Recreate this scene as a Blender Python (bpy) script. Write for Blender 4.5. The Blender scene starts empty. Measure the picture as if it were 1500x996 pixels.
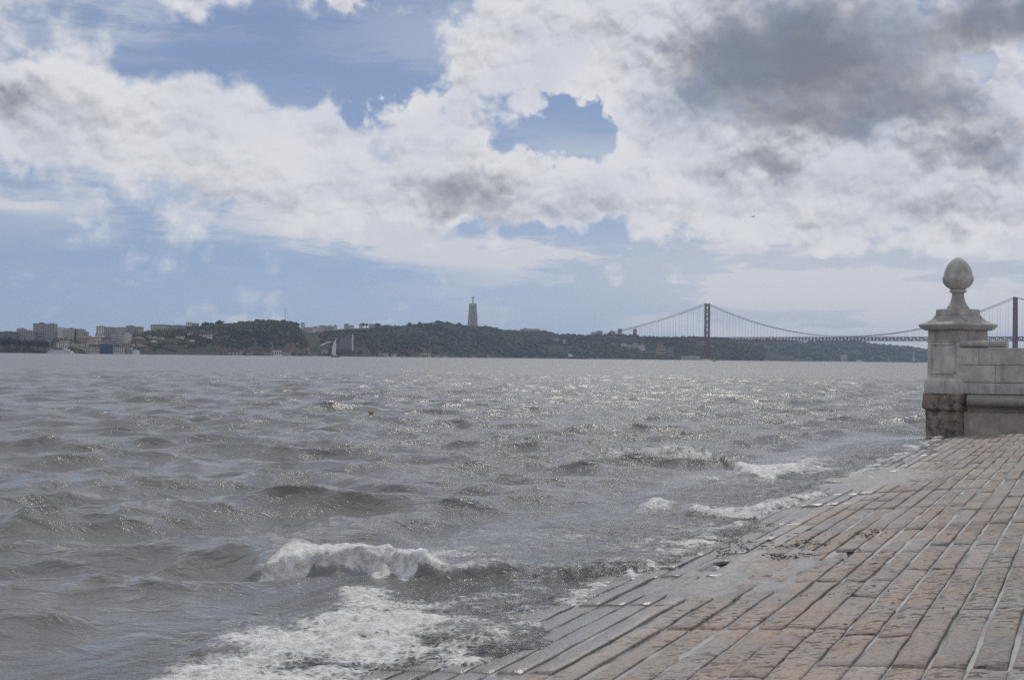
import bpy, math, random
import numpy as np
from mathutils import Vector, Matrix

random.seed(7)
RNG = np.random.default_rng(7)
PI = math.pi
SC = bpy.context.scene
COL = SC.collection

# ------------------------------------------------------------------ camera
HW = 2.0                       # eye height above the river
F, CX, CY = 1838.0, 750.0, 498.0
PITCH, ROLL = math.radians(0.80), math.radians(0.64)
CAMR = Matrix.Rotation(PI / 2 + PITCH, 3, 'X') @ Matrix.Rotation(ROLL, 3, 'Z')
cam_data = bpy.data.cameras.new('camera')
cam = bpy.data.objects.new('camera', cam_data)
COL.objects.link(cam)
cam.matrix_world = Matrix.Translation((0, 0, HW)) @ CAMR.to_4x4()
cam_data.sensor_fit = 'HORIZONTAL'
cam_data.sensor_width = 36.0
cam_data.lens = F / 1500 * 36
cam_data.clip_start = 0.1
cam_data.clip_end = 40000
SC.camera = cam

def ray(px, py):
    return CAMR @ Vector(((px - CX) / F, -(py - CY) / F, -1.0))

def at(px, py, Y):
    d = ray(px, py)
    t = Y / d.y
    return Vector((d.x * t, Y, HW + d.z * t))

def on_z(px, py, z=0.0):
    d = ray(px, py)
    t = (z - HW) / d.z
    return Vector((d.x * t, d.y * t, z))

def azel(px, py):
    d = ray(px, py).normalized()
    return math.degrees(math.atan2(d.x, d.y)), math.degrees(math.asin(d.z))

# ------------------------------------------------------------------ exposure, sun
SC.view_settings.view_transform = 'Standard'
SC.view_settings.look = 'None'
SC.view_settings.exposure = 0.08
SC.view_settings.gamma = 1.0
SC.view_settings.use_curve_mapping = False
SC.cycles.use_denoising = False
SC.cycles.use_adaptive_sampling = True
SC.cycles.adaptive_threshold = 0.008
SC.cycles.sample_clamp_direct = 4.0
SC.cycles.sample_clamp_indirect = 3.0
SC.cycles.max_bounces = 6
SC.cycles.transparent_max_bounces = 8
SC.cycles.caustics_reflective = False
SC.cycles.caustics_refractive = False

SUN_AZ, SUN_EL = math.radians(9), math.radians(48)
sun_vec = Vector((math.sin(SUN_AZ) * math.cos(SUN_EL), math.cos(SUN_AZ) * math.cos(SUN_EL), math.sin(SUN_EL)))
sl = bpy.data.lights.new('sun', 'SUN')
sl.energy = 1.6
sl.angle = math.radians(2.5)
sl.color = (1.0, 0.95, 0.88)
so = bpy.data.objects.new('sun', sl)
COL.objects.link(so)
so.rotation_euler = sun_vec.to_track_quat('Z', 'Y').to_euler()
so.location = (0, 0, 300)

# ------------------------------------------------------------------ node helper
class NT:
    def __init__(s, tree):
        s.t = tree; s.n = tree.nodes; s.l = tree.links
    def new(s, typ, **kw):
        n = s.n.new(typ)
        for k, v in kw.items():
            setattr(n, k, v)
        return n
    def put(s, sock, v):
        if isinstance(v, bpy.types.NodeSocket):
            s.l.new(v, sock)
        elif v is not None:
            if sock.type == 'RGBA' and len(v) == 3:
                v = (*v, 1)
            sock.default_value = v
    def m(s, op, a, b=None, c=None, clamp=False):
        n = s.new('ShaderNodeMath', operation=op, use_clamp=clamp)
        s.put(n.inputs[0], a)
        if b is not None: s.put(n.inputs[1], b)
        if c is not None: s.put(n.inputs[2], c)
        return n.outputs[0]
    def v(s, op, a, b=None, c=None):
        n = s.new('ShaderNodeVectorMath', operation=op)
        s.put(n.inputs[0], a)
        if b is not None:
            if op == 'SCALE': s.put(n.inputs['Scale'], b)
            else: s.put(n.inputs[1], b)
        if c is not None: s.put(n.inputs[2], c)
        return n.outputs['Value'] if op in ('DOT_PRODUCT', 'LENGTH') else n.outputs[0]
    def comb(s, x, y, z=0.0):
        n = s.new('ShaderNodeCombineXYZ')
        s.put(n.inputs[0], x); s.put(n.inputs[1], y); s.put(n.inputs[2], z)
        return n.outputs[0]
    def sep(s, v):
        n = s.new('ShaderNodeSeparateXYZ'); s.put(n.inputs[0], v)
        return n.outputs[0], n.outputs[1], n.outputs[2]
    def noise(s, vec, scale=1.0, detail=2.0, rough=0.5, dist=0.0, out='Fac', dim='3D'):
        n = s.new('ShaderNodeTexNoise', noise_dimensions=dim)
        s.put(n.inputs['Vector'], vec)
        n.inputs['Scale'].default_value = scale
        n.inputs['Detail'].default_value = detail
        n.inputs['Roughness'].default_value = rough
        n.inputs['Distortion'].default_value = dist
        return n.outputs[out]
    def voro(s, vec, scale=1.0, feature='F1', out='Distance'):
        n = s.new('ShaderNodeTexVoronoi', feature=feature)
        s.put(n.inputs['Vector'], vec)
        n.inputs['Scale'].default_value = scale
        return n.outputs[out]
    def ss(s, x, lo, hi, a=0.0, b=1.0):
        n = s.new('ShaderNodeMapRange', interpolation_type='SMOOTHSTEP')
        s.put(n.inputs[0], x)
        for i, q in enumerate((lo, hi, a, b)): s.put(n.inputs[1 + i], q)
        return n.outputs[0]
    def lin(s, x, lo, hi, a=0.0, b=1.0):
        n = s.new('ShaderNodeMapRange')
        s.put(n.inputs[0], x)
        for i, q in enumerate((lo, hi, a, b)): s.put(n.inputs[1 + i], q)
        return n.outputs[0]
    def mix(s, f, a, b, blend='MIX'):
        n = s.new('ShaderNodeMix', data_type='RGBA', blend_type=blend)
        s.put(n.inputs[0], f); s.put(n.inputs[6], a); s.put(n.inputs[7], b)
        return n.outputs[2]
    def attr(s, name):
        n = s.new('ShaderNodeAttribute', attribute_name=name)
        return n.outputs['Fac']
    def pos(s):
        return s.new('ShaderNodeNewGeometry').outputs['Position']
    def bump(s, h, strength=0.5, dist=0.01, normal=None):
        n = s.new('ShaderNodeBump')
        n.inputs['Strength'].default_value = strength
        n.inputs['Distance'].default_value = dist
        s.put(n.inputs['Height'], h)
        if normal is not None: s.put(n.inputs['Normal'], normal)
        return n.outputs[0]
    def bsdf(s, col, rough=0.8, spec=0.5, normal=None, ior=None, metal=None):
        n = s.new('ShaderNodeBsdfPrincipled')
        s.put(n.inputs['Base Color'], col)
        s.put(n.inputs['Roughness'], rough)
        s.put(n.inputs['Specular IOR Level'], spec)
        if normal is not None: s.put(n.inputs['Normal'], normal)
        if ior: n.inputs['IOR'].default_value = ior
        if metal: n.inputs['Metallic'].default_value = metal
        return n.outputs[0]
    def mixs(s, f, a, b):
        n = s.new('ShaderNodeMixShader')
        s.put(n.inputs[0], f); s.l.new(a, n.inputs[1]); s.l.new(b, n.inputs[2])
        return n.outputs[0]

def material(name):
    m = bpy.data.materials.new(name)
    m.use_nodes = True
    m.node_tree.nodes.clear()
    nt = NT(m.node_tree)
    out = nt.new('ShaderNodeOutputMaterial')
    return m, nt, out

# ------------------------------------------------------------------ world: Nishita sky with clouds laid out by compass bearing and elevation
world = bpy.data.worlds.new('World')
SC.world = world
world.use_nodes = True
world.node_tree.nodes.clear()
W = NT(world.node_tree)
wout = W.new('ShaderNodeOutputWorld')
sky = W.new('ShaderNodeTexSky', sky_type='NISHITA')
sky.sun_disc = False
sky.sun_elevation = SUN_EL
sky.sun_rotation = SUN_AZ
sky.air_density = 1.0
sky.dust_density = 0.0
sky.ozone_density = 1.6
gx, gy, gz = W.sep(W.v('NORMALIZE', W.new('ShaderNodeTexCoord').outputs['Generated']))
AZ = W.m('MULTIPLY', W.m('ARCTAN2', gx, gy), 57.29578)
EL = W.m('MULTIPLY', W.m('ARCSINE', gz), 57.29578)
P0 = W.comb(AZ, EL, 0.0)
# the low sky is sampled a little higher up, clear of the yellow band at the horizon
W.put(sky.inputs['Vector'], W.v('NORMALIZE', W.comb(gx, gy, W.m('ADD', W.m('MULTIPLY', W.m('ABSOLUTE', gz), 0.9), 0.17))))
warp = W.v('SCALE', W.v('SUBTRACT', W.noise(P0, 0.42, 4, 0.55, out='Color', dim='2D'), (0.5, 0.5, 0.5)), 3.0)
PQ = W.v('MULTIPLY', W.v('ADD', P0, warp), (1, 1, 0))

def blobs(lst, start=0.0, vec=None):
    acc = start
    for (px, py, sx, sy, a) in lst:
        az, el = azel(px, py)
        ix, iy = 1 / (sx * 0.0312), 1 / (sy * 0.0312)
        d = W.v('MULTIPLY_ADD', vec if vec is not None else PQ, (ix, iy, 0), (-az * ix, -el * iy, 0))
        g = W.m('POWER', 0.36788, W.v('DOT_PRODUCT', d, d))
        acc = W.m('MULTIPLY_ADD', g, a, acc)
    return acc

# everywhere: broken cloud; inside the part of the sky in view the masses sit where they stand
big = W.noise(P0, 0.045, 3, 0.5)
in_view = W.m('MULTIPLY', W.ss(W.m('ABSOLUTE', AZ), 25, 34, 1.0, 0.0), W.ss(EL, 15.5, 22, 1.0, 0.0))
outside = W.m('SUBTRACT', 1.0, in_view)
generic = W.m('MULTIPLY', W.m('MULTIPLY_ADD', big, 3.4, -1.2), outside)
COVER = blobs([
    (-10, 125, 90, 62, 1.1), (110, 140, 60, 75, 0.8), (200, 170, 110, 70, 0.9), (300, 195, 110, 65, 0.8), (430, 185, 85, 48, 0.85), (510, 195, 55, 40, 0.6),
    (300, 265, 200, 65, 0.55), (40, 225, 110, 35, 0.6), (260, 320, 55, 30, 0.30), (540, 275, 110, 70, 0.65), (430, 300, 120, 40, 0.35),
    (310, 2, 65, 24, 0.95), (480, -5, 85, 18, 0.8), (100, 8, 120, 30, 0.30), (130, 60, 50, 30, 0.35),
    (735, 70, 80, 72, 1.05), (850, 60, 120, 82, 1.1), (640, 190, 62, 62, 1.0), (700, 215, 70, 55, 0.7), (690, 295, 115, 42, 1.0),
    (1000, 80, 110, 110, 1.1), (1200, 80, 210, 120, 1.5), (1470, 10, 80, 62, 1.2), (1370, 170, 90, 50, 1.0),
    (980, 235, 120, 60, 1.0), (1130, 240, 150, 70, 1.0), (1300, 250, 140, 70, 0.9), (1470, 210, 90, 80, 1.1), (1420, 310, 120, 45, 0.8),
    (860, 300, 110, 40, 0.9), (1030, 310, 120, 35, 0.7), (1220, 330, 150, 40, 0.6),
    (262, 462, 30, 15, 0.52), (385, 474, 60, 9, 0.62), (1065, 489, 28, 9, 0.6), (520, 477, 40, 6, 0.55),
    (850, 188, 70, 22, -1.1), (770, 205, 40, 14, -0.6), (1424, 95, 20, 24, -1.3), (520, 90, 90, 60, -0.6), (250, 85, 90, 35, -0.35), (420, 75, 80, 40, -0.4), (600, 110, 40, 60, -0.3),
], generic)
def fbm(vec):
    return W.noise(vec, 0.30, 8, 0.52, dim='2D')
PN = W.v('ADD', W.v('MULTIPLY', P0, (1.0, 1.25, 0)), (40.0, 17.0, 0))
PNw = W.v('ADD', PN, W.v('SCALE', W.v('SUBTRACT', W.noise(PN, 0.55, 3, 0.5, out='Color', dim='2D'), (0.5, 0.5, 0.5)), 1.2))
F1 = fbm(PNw)
# cauliflower lumps: rounded cells at two sizes
def lumps(vec):
    a = W.new('ShaderNodeTexVoronoi', feature='F1', voronoi_dimensions='2D')
    W.put(a.inputs['Vector'], vec); a.inputs['Scale'].default_value = 0.52;
    a.inputs['Detail'].default_value = 3.0; a.inputs['Roughness'].default_value = 0.42; a.inputs['Lacunarity'].default_value = 2.3
    return W.m('SUBTRACT', 1.0, a.outputs['Distance'])
LV = W.v('ADD', PN, W.v('SCALE', W.v('SUBTRACT', W.noise(PN, 1.0, 5, 0.52, out='Color', dim='2D'), (0.5, 0.5, 0.5)), 0.8))
L1 = lumps(LV)
L2 = lumps(W.v('ADD', LV, (0.10, 0.34, 0)))
D = W.m('ADD', COVER, W.m('MULTIPLY', W.m('SUBTRACT', F1, 0.5), 1.5))
D = W.m('MULTIPLY_ADD', W.m('SUBTRACT', L1, 0.5), 0.62, D)
soft = W.noise(P0, 0.12, 2, 0.5, dim='2D')
SF = W.m('ADD', W.m('MULTIPLY_ADD', soft, 1.4, -0.7), W.ss(AZ, -22, 0, 0.85, 0.25), clamp=True)
ALPHA = W.ss(D, W.lin(SF, 0.0, 1.0, 0.20, -0.10), W.lin(SF, 0.0, 1.0, 0.50, 0.98))
# thin streaky veil
PS = W.v('MULTIPLY', W.v('ADD', P0, W.v('SCALE', warp, 0.12)), (0.11, 0.60, 0))
streak = W.noise(PS, 1.0, 7, 0.60, dim='2D')
VEIL = blobs([
    (560, 362, 150, 22, 1.1), (740, 372, 130, 18, 0.95), (960, 375, 240, 42, 0.95), (1050, 425, 330, 42, 1.1), (1300, 400, 260, 90, 1.2), (30, 300, 60, 10, 0.7),
    (168, 345, 26, 4, 0.7), (860, 250, 260, 50, 0.7), (640, 60, 160, 80, 0.35), (90, 10, 200, 60, 0.7),
    (250, 270, 330, 80, 0.75), (1420, 110, 90, 60, 0.75), (1250, 480, 330, 50, 0.8), (1400, 430, 260, 90, 0.6), (420, 270, 200, 70, 0.7), (640, 320, 200, 40, 0.6)],
    W.m('MULTIPLY', outside, 0.35), vec=P0)
VA = W.m('MULTIPLY', VEIL, W.ss(streak, 0.40, 0.60, 0.16, 1.0), clamp=True)
# light in the cloud: the sun stands high, a little right, so upper sides are bright and thick bases grey
S1 = W.noise(PNw, 0.24, 3.5, 0.45, dim='2D')
S2 = W.noise(W.v('ADD', PNw, (0.35, 1.25, 0)), 0.24, 3.5, 0.45, dim='2D')
relief = W.m('MULTIPLY', W.m('SUBTRACT', S1, S2), 1.4)
relief = W.m('MULTIPLY_ADD', W.m('SUBTRACT', L1, L2), 0.95, relief)
GREY = blobs([
    (1190, 75, 190, 95, 1.0), (1340, 150, 80, 42, 0.45), (1050, 110, 55, 60, 0.3), (1470, 15, 80, 50, 0.8), (1120, 240, 65, 26, 0.55),
    (670, 290, 100, 40, 0.66), (690, 110, 35, 35, 0.25), (20, 145, 50, 35, 0.42), (1430, 225, 80, 28, 0.58), (1200, 178, 130, 22, 0.40),
    (1420, 300, 110, 25, 0.28), (840, 305, 80, 22, 0.25), (300, 310, 160, 30, 0.16)],
    W.m('MULTIPLY', outside, W.ss(D, 0.7, 2.0, 0.0, 0.7)))
GB = GREY
relief = W.m('MULTIPLY', relief, W.ss(GREY, 0.15, 0.75, 1.0, 0.30))
GREY = W.m('MULTIPLY_ADD', W.m('SUBTRACT', S1, 0.5), 0.42, GREY)
GREY = W.m('ADD', GREY, W.ss(D, 0.3, 1.6, -0.12, 0.14))
SH = W.ss(W.m('ADD', W.m('SUBTRACT', 0.12, relief), GREY), -0.12, 1.30)
CLOUD = W.mix(W.m('MULTIPLY', SH, W.ss(GB, 0.02, 0.40, 0.66, 1.0)), (7.1, 7.15, 7.4), (1.90, 2.05, 2.45))
HZ = (0.86, 0.75, 0.72)
SKYB = W.mix(1.0, sky.outputs[0], HZ, 'MULTIPLY')
MILK = blobs([(1330, 420, 340, 130, 0.62), (1000, 400, 260, 60, 0.35), (700, 470, 500, 40, 0.22)], W.m('MULTIPLY', outside, 0.3), vec=P0)
C0_ = W.mix(W.m('MINIMUM', MILK, 0.85), SKYB, (5.1, 5.35, 5.8))
C1 = W.mix(W.m('MULTIPLY', VA, 0.88), C0_, (6.3, 6.45, 6.8))
C2 = W.mix(W.m('MULTIPLY', ALPHA, W.lin(W.noise(PN, 0.20, 4, 0.5, dim='2D'), 0.36, 0.60, 0.72, 0.98)), C1, CLOUD)
bg = W.new('ShaderNodeBackground')
bg.inputs['Strength'].default_value = 0.1
W.put(bg.inputs['Color'], C2)
W.l.new(bg.outputs[0], wout.inputs['Surface'])
world.cycles.sampling_method = 'MANUAL'
world.cycles.sample_map_resolution = 512

# ------------------------------------------------------------------ mesh helpers
def tag(o, label=None, cat=None, group=None, kind=None):
    if label: o['label'] = label
    if cat: o['category'] = cat
    if group: o['group'] = group
    if kind: o['kind'] = kind
    return o

def link(o, parent=None):
    COL.objects.link(o)
    if parent is not None: o.parent = parent
    return o

def empty(name, loc=(0, 0, 0), rz=0.0):
    o = bpy.data.objects.new(name, None)
    o.empty_display_size = 0.2
    o.location = loc
    o.rotation_euler = (0, 0, rz)
    return link(o)

def big_mesh(name, verts, quads, mat, smooth=True, parent=None, attrs=None):
    """numpy arrays (n,3) and (m,3|4)"""
    me = bpy.data.meshes.new(name)
    k = quads.shape[1]
    me.vertices.add(len(verts)); me.vertices.foreach_set('co', np.ascontiguousarray(verts, dtype=np.float32).ravel())
    me.loops.add(quads.size); me.loops.foreach_set('vertex_index', np.ascontiguousarray(quads, dtype=np.int32).ravel())
    me.polygons.add(len(quads))
    me.polygons.foreach_set('loop_start', np.arange(0, quads.size, k, dtype=np.int32))
    me.polygons.foreach_set('loop_total', np.full(len(quads), k, dtype=np.int32))
    me.polygons.foreach_set('use_smooth', np.full(len(quads), smooth, dtype=bool))
    for an, av in (attrs or {}).items():
        a = me.attributes.new(an, 'FLOAT', 'POINT')
        a.data.foreach_set('value', np.ascontiguousarray(av, dtype=np.float32).ravel())
    me.update(calc_edges=True)
    if mat: me.materials.append(mat)
    o = bpy.data.objects.new(name, me)
    return link(o, parent)

def grid_quads(nr, nc):
    i = np.arange(nr - 1)[:, None] * nc + np.arange(nc - 1)[None, :]
    return np.stack([i, i + 1, i + nc + 1, i + nc], -1).reshape(-1, 4)

class MB:
    def __init__(s): s.v = []; s.f = []
    def add(s, vs, fs):
        b = len(s.v)
        s.v += [tuple(q) for q in vs]
        s.f += [tuple(i + b for i in q) for q in fs]
        return s
    def box(s, c, d, rz=0.0, taper=1.0):
        x, y, z = (q / 2 for q in d)
        vs = []
        for k, tz in ((-z, 1.0), (z, taper)):
            for a, b in ((-x, -y), (x, -y), (x, y), (-x, y)):
                a *= tz; b *= tz
                vs.append((c[0] + a * math.cos(rz) - b * math.sin(rz), c[1] + a * math.sin(rz) + b * math.cos(rz), c[2] + k))
        return s.add(vs, [(3, 2, 1, 0), (4, 5, 6, 7), (0, 1, 5, 4), (1, 2, 6, 5), (2, 3, 7, 6), (3, 0, 4, 7)])
    def sqlathe(s, prof, c=(0, 0), rz=0.0):
        """square section of half width w at height z for (w, z) in prof"""
        vs, fs = [], []
        for w, z in prof:
            for a, b in ((-w, -w), (w, -w), (w, w), (-w, w)):
                vs.append((c[0] + a * math.cos(rz) - b * math.sin(rz), c[1] + a * math.sin(rz) + b * math.cos(rz), z))
        for i in range(len(prof) - 1):
            for k in range(4):
                fs.append((4 * i + k, 4 * i + (k + 1) % 4, 4 * i + 4 + (k + 1) % 4, 4 * i + 4 + k))
        n = 4 * (len(prof) - 1)
        fs += [(3, 2, 1, 0), (n, n + 1, n + 2, n + 3)]
        return s.add(vs, fs)
    def lathe(s, prof, c=(0, 0), seg=24):
        vs, fs = [], []
        for w, z in prof:
            for k in range(seg):
                a = 2 * PI * k / seg
                vs.append((c[0] + w * math.cos(a), c[1] + w * math.sin(a), z))
        for i in range(len(prof) - 1):
            for k in range(seg):
                fs.append((seg * i + k, seg * i + (k + 1) % seg, seg * (i + 1) + (k + 1) % seg, seg * (i + 1) + k))
        n = seg * (len(prof) - 1)
        fs += [tuple(range(seg - 1, -1, -1)), tuple(range(n, n + seg))]
        return s.add(vs, fs)
    def tube(s, pts, rad, seg=6):
        pts = [Vector(p) for p in pts]
        rr = rad if isinstance(rad, (list, tuple)) else [rad] * len(pts)
        vs, fs = [], []
        for i, p in enumerate(pts):
            d = (pts[min(i + 1, len(pts) - 1)] - pts[max(i - 1, 0)]).normalized()
            a = d.cross(Vector((0, 0, 1)))
            if a.length < 1e-3: a = Vector((1, 0, 0))
            a.normalize(); b = d.cross(a)
            for k in range(seg):
                t = 2 * PI * k / seg
                vs.append(p + rr[i] * (a * math.cos(t) + b * math.sin(t)))
        for i in range(len(pts) - 1):
            for k in range(seg):
                fs.append((seg * i + k, seg * (i + 1) + k, seg * (i + 1) + (k + 1) % seg, seg * i + (k + 1) % seg))
        n = seg * (len(pts) - 1)
        fs += [tuple(range(seg)), tuple(range(n + seg - 1, n - 1, -1))]
        return s.add(vs, fs)
    def prism(s, poly, y0, y1):
        """poly of (x, z) extruded along y"""
        n = len(poly)
        vs = [(x, y0, z) for x, z in poly] + [(x, y1, z) for x, z in poly]
        fs = [tuple(range(n)), tuple(range(2 * n - 1, n - 1, -1))]
        fs += [(i, n + i, n + (i + 1) % n, (i + 1) % n) for i in range(n)]
        return s.add(vs, fs)
    def build(s, name, mat, parent=None, smooth=False, bevel=0.0):
        me = bpy.data.meshes.new(name)
        me.from_pydata(s.v, [], s.f)
        me.update()
        if mat: me.materials.append(mat)
        if smooth:
            me.polygons.foreach_set('use_smooth', [True] * len(me.polygons))
        o = bpy.data.objects.new(name, me)
        link(o, parent)
        if bevel:
            b = o.modifiers.new('bevel', 'BEVEL'); b.width = bevel; b.segments = 2; b.limit_method = 'ANGLE'
        return o

# numpy noise
def _hash(ix, iy, seed):
    h = (ix.astype(np.int64) * 374761393 + iy.astype(np.int64) * 668265263 + seed * 982451653) & 0xFFFFFFFF
    h = ((h ^ (h >> 13)) * 1274126177) & 0xFFFFFFFF
    return ((h ^ (h >> 16)) & 0xFFFF) / 65535.0

def vnoise(x, y, seed=0):
    ix, iy = np.floor(x), np.floor(y)
    fx, fy = x - ix, y - iy
    fx = fx * fx * (3 - 2 * fx); fy = fy * fy * (3 - 2 * fy)
    a, b = _hash(ix, iy, seed), _hash(ix + 1, iy, seed)
    c, d = _hash(ix, iy + 1, seed), _hash(ix + 1, iy + 1, seed)
    return (a * (1 - fx) + b * fx) * (1 - fy) + (c * (1 - fx) + d * fx) * fy

def fbm_np(x, y, octv=4, seed=0, gain=0.5):
    t, a, n = 0.0, 1.0, 0.0
    for k in range(octv):
        t = t + a * vnoise(x * 2 ** k + 13.7 * k, y * 2 ** k + 7.1 * k, seed + k)
        n += a; a *= gain
    return t / n

def sstep(x, lo, hi):
    t = np.clip((x - lo) / (hi - lo), 0, 1)
    return t * t * (3 - 2 * t)

# ------------------------------------------------------------------ materials
def mat_plain(name, col, rough=0.8, var=0.12, scale=0.3, spec=0.3, bump=0.0):
    m, n, out = material(name)
    p = n.pos()
    f = n.noise(p, scale, 4, 0.6)
    rnd = n.new('ShaderNodeObjectInfo').outputs['Random']
    k = n.m('ADD', n.m('MULTIPLY_ADD', f, 2 * var, 1 - var), n.m('MULTIPLY_ADD', rnd, 0.16, -0.08))
    c = n.v('SCALE', col, k)
    nm = n.bump(n.noise(p, scale * 8, 4, 0.6), bump, 0.02) if bump else None
    n.l.new(n.bsdf(c, rough, spec, nm), out.inputs[0])
    return m

def mat_stone_pave():
    m, n, out = material('worn_limestone_paving')
    p = n.pos()
    rnd = n.new('ShaderNodeObjectInfo').outputs['Random']
    isl = n.attr('tone')
    wet = n.attr('wet')
    r = n.m('FRACT', n.m('ADD', rnd, isl))
    big = n.noise(p, 0.9, 3, 0.55)
    mid = n.noise(p, 5.0, 5, 0.62)
    fine = n.noise(p, 38.0, 4, 0.7)
    tan = n.mix(n.ss(mid, 0.3, 0.7), (0.40, 0.315, 0.255), (0.335, 0.285, 0.25))
    grey = n.mix(n.ss(mid, 0.3, 0.7), (0.26, 0.25, 0.25), (0.37, 0.35, 0.335))
    base = n.mix(n.ss(n.m('ADD', n.m('MULTIPLY', big, 1.0), n.m('MULTIPLY', r, 0.14)), 0.44, 0.76), tan, grey)
    base = n.mix(n.m('MULTIPLY', wet, 0.85), base, (0.27, 0.255, 0.245))
    base = n.mix(n.m('MULTIPLY', n.ss(n.noise(p, 0.55, 5, 0.6), 0.50, 0.66), 0.6), base, (0.205, 0.195, 0.19))
    # ochre lichen / iron stains
    st = n.ss(n.noise(p, 1.7, 4, 0.6), 0.57, 0.70)
    base = n.mix(n.m('MULTIPLY', st, n.m('MULTIPLY_ADD', wet, -0.34, 0.36)), base, (0.38, 0.22, 0.11))
    # dark pits stretched across the bar
    px_, py_, pz_ = n.sep(p)
    ps = n.comb(n.m('MULTIPLY', px_, 11.0), n.m('MULTIPLY', py_, 20.0), n.m('MULTIPLY', pz_, 20.0))
    pit = n.noise(ps, 1.0, 4, 0.65)
    pm = n.m('MULTIPLY', n.ss(pit, 0.54, 0.61), n.ss(n.noise(p, 1.6, 4, 0.6), 0.40, 0.60))
    pm = n.m('MULTIPLY', pm, n.m('MULTIPLY_ADD', wet, -0.8, 1.0))
    base = n.mix(n.m('MULTIPLY', pm, 0.8), base, (0.06, 0.04, 0.032))
    base = n.mix(n.m('MULTIPLY', n.ss(fine, 0.42, 0.68), 0.55), base, (0.10, 0.085, 0.075))
    base = n.v('SCALE', base, n.m('MULTIPLY_ADD', r, 0.16, 0.92))
    h = n.m('ADD', n.m('MULTIPLY', mid, 0.5), n.m('MULTIPLY', fine, 0.25))
    h = n.m('SUBTRACT', h, n.m('MULTIPLY', pm, 0.9))
    nm = n.bump(h, 0.75, 0.022)
    rough = n.m('MULTIPLY_ADD', wet, -0.64, 0.82)
    n.l.new(n.bsdf(base, rough, 0.4, nm), out.inputs[0])
    return m

def mat_bed():
    m, n, out = material('wet_mortar_bed')
    p = n.pos()
    f = n.noise(p, 2.2, 4, 0.6)
    c = n.mix(f, (0.16, 0.153, 0.145), (0.40, 0.40, 0.40))
    nm = n.bump(n.noise(p, 30, 4, 0.6), 0.4, 0.01)
    n.l.new(n.bsdf(c, n.lin(n.noise(p, 1.1, 2), 0.4, 0.6, 0.12, 0.55), 0.5, nm), out.inputs[0])
    return m

def mat_patch():
    m, n, out = material('grey_mortar_patch')
    p = n.pos()
    f = n.noise(p, 6, 6, 0.65); g = n.noise(p, 30, 4, 0.7)
    c = n.mix(n.ss(f, 0.3, 0.7), (0.19, 0.19, 0.195), (0.30, 0.30, 0.305))
    c = n.mix(n.ss(g, 0.53, 0.64), c, (0.07, 0.06, 0.055))
    nm = n.bump(n.m('ADD', f, n.m('MULTIPLY', g, 0.6)), 0.8, 0.02)
    n.l.new(n.bsdf(c, 0.55, 0.4, nm), out.inputs[0])
    return m

def mat_masonry(name, light, dark, rough=0.85, stain=0.5, tide_amt=0.45):
    m, n, out = material(name)
    p = n.pos()
    rnd = n.new('ShaderNodeObjectInfo').outputs['Random']
    f = n.noise(p, 2.6, 7, 0.65); g = n.noise(p, 24, 5, 0.7)
    x, y, z = n.sep(p)
    streak = n.noise(n.comb(n.m('MULTIPLY', x, 5), n.m('MULTIPLY', y, 5), n.m('MULTIPLY', z, 0.7)), 1.0, 5, 0.6)
    c = n.mix(n.ss(f, 0.3, 0.72), dark, light)
    c = n.mix(n.m('MULTIPLY', n.ss(streak, 0.52, 0.72), stain), c, (0.13, 0.12, 0.115))
    c = n.mix(n.m('MULTIPLY', n.ss(g, 0.60, 0.72), 0.5), c, (0.10, 0.09, 0.085))
    tide = n.ss(n.m('ADD', z, n.m('MULTIPLY', n.m('SUBTRACT', streak, 0.5), 1.3)), 1.55, 1.05)
    c = n.mix(n.m('MULTIPLY', tide, tide_amt), c, (0.17, 0.15, 0.13))
    c = n.v('SCALE', c, n.m('MULTIPLY_ADD', rnd, 0.22, 0.88))
    nm = n.bump(n.m('ADD', f, n.m('MULTIPLY', g, 0.5)), 0.6, 0.02)
    n.l.new(n.bsdf(c, rough, 0.3, nm), out.inputs[0])
    return m

def mat_rough_stone():
    m, n, out = material('eroded_tide_stained_stone')
    p = n.pos()
    f = n.noise(p, 3.2, 7, 0.7); g = n.noise(p, 14, 6, 0.72)
    c = n.mix(n.ss(f, 0.36, 0.62), (0.17, 0.15, 0.135), (0.46, 0.39, 0.33))
    c = n.mix(n.m('MULTIPLY', n.ss(n.noise(p, 1.9, 3), 0.54, 0.66), 0.6), c, (0.30, 0.21, 0.13))
    c = n.mix(n.m('MULTIPLY', n.ss(g, 0.56, 0.68), 0.7), c, (0.06, 0.055, 0.05))
    nm = n.bump(n.m('ADD', f, g), 1.0, 0.08)
    n.l.new(n.bsdf(c, 0.9, 0.25, nm), out.inputs[0])
    return m

def mat_hill(name, veg, rock, rock_amt):
    m, n, out = material(name)
    p = n.pos()
    geo = n.new('ShaderNodeNewGeometry')
    nz = n.sep(geo.outputs['True Normal'])[2]
    f = n.noise(p, 0.012, 6, 0.65); g = n.noise(p, 0.05, 6, 0.65)
    v = n.mix(g, tuple(q * 0.55 for q in veg), tuple(q * 1.4 for q in veg))
    r = n.mix(g, tuple(q * 0.6 for q in rock), rock)
    k = n.m('ADD', n.m('ADD', n.ss(nz, 0.80, 0.45), n.m('SUBTRACT', f, 0.5)), n.attr('rocky'))
    c = n.mix(n.ss(k, 0.75 - rock_amt, 1.05 - rock_amt), v, r)
    n.l.new(n.bsdf(c, 0.95, 0.1), out.inputs[0])
    return m

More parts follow.
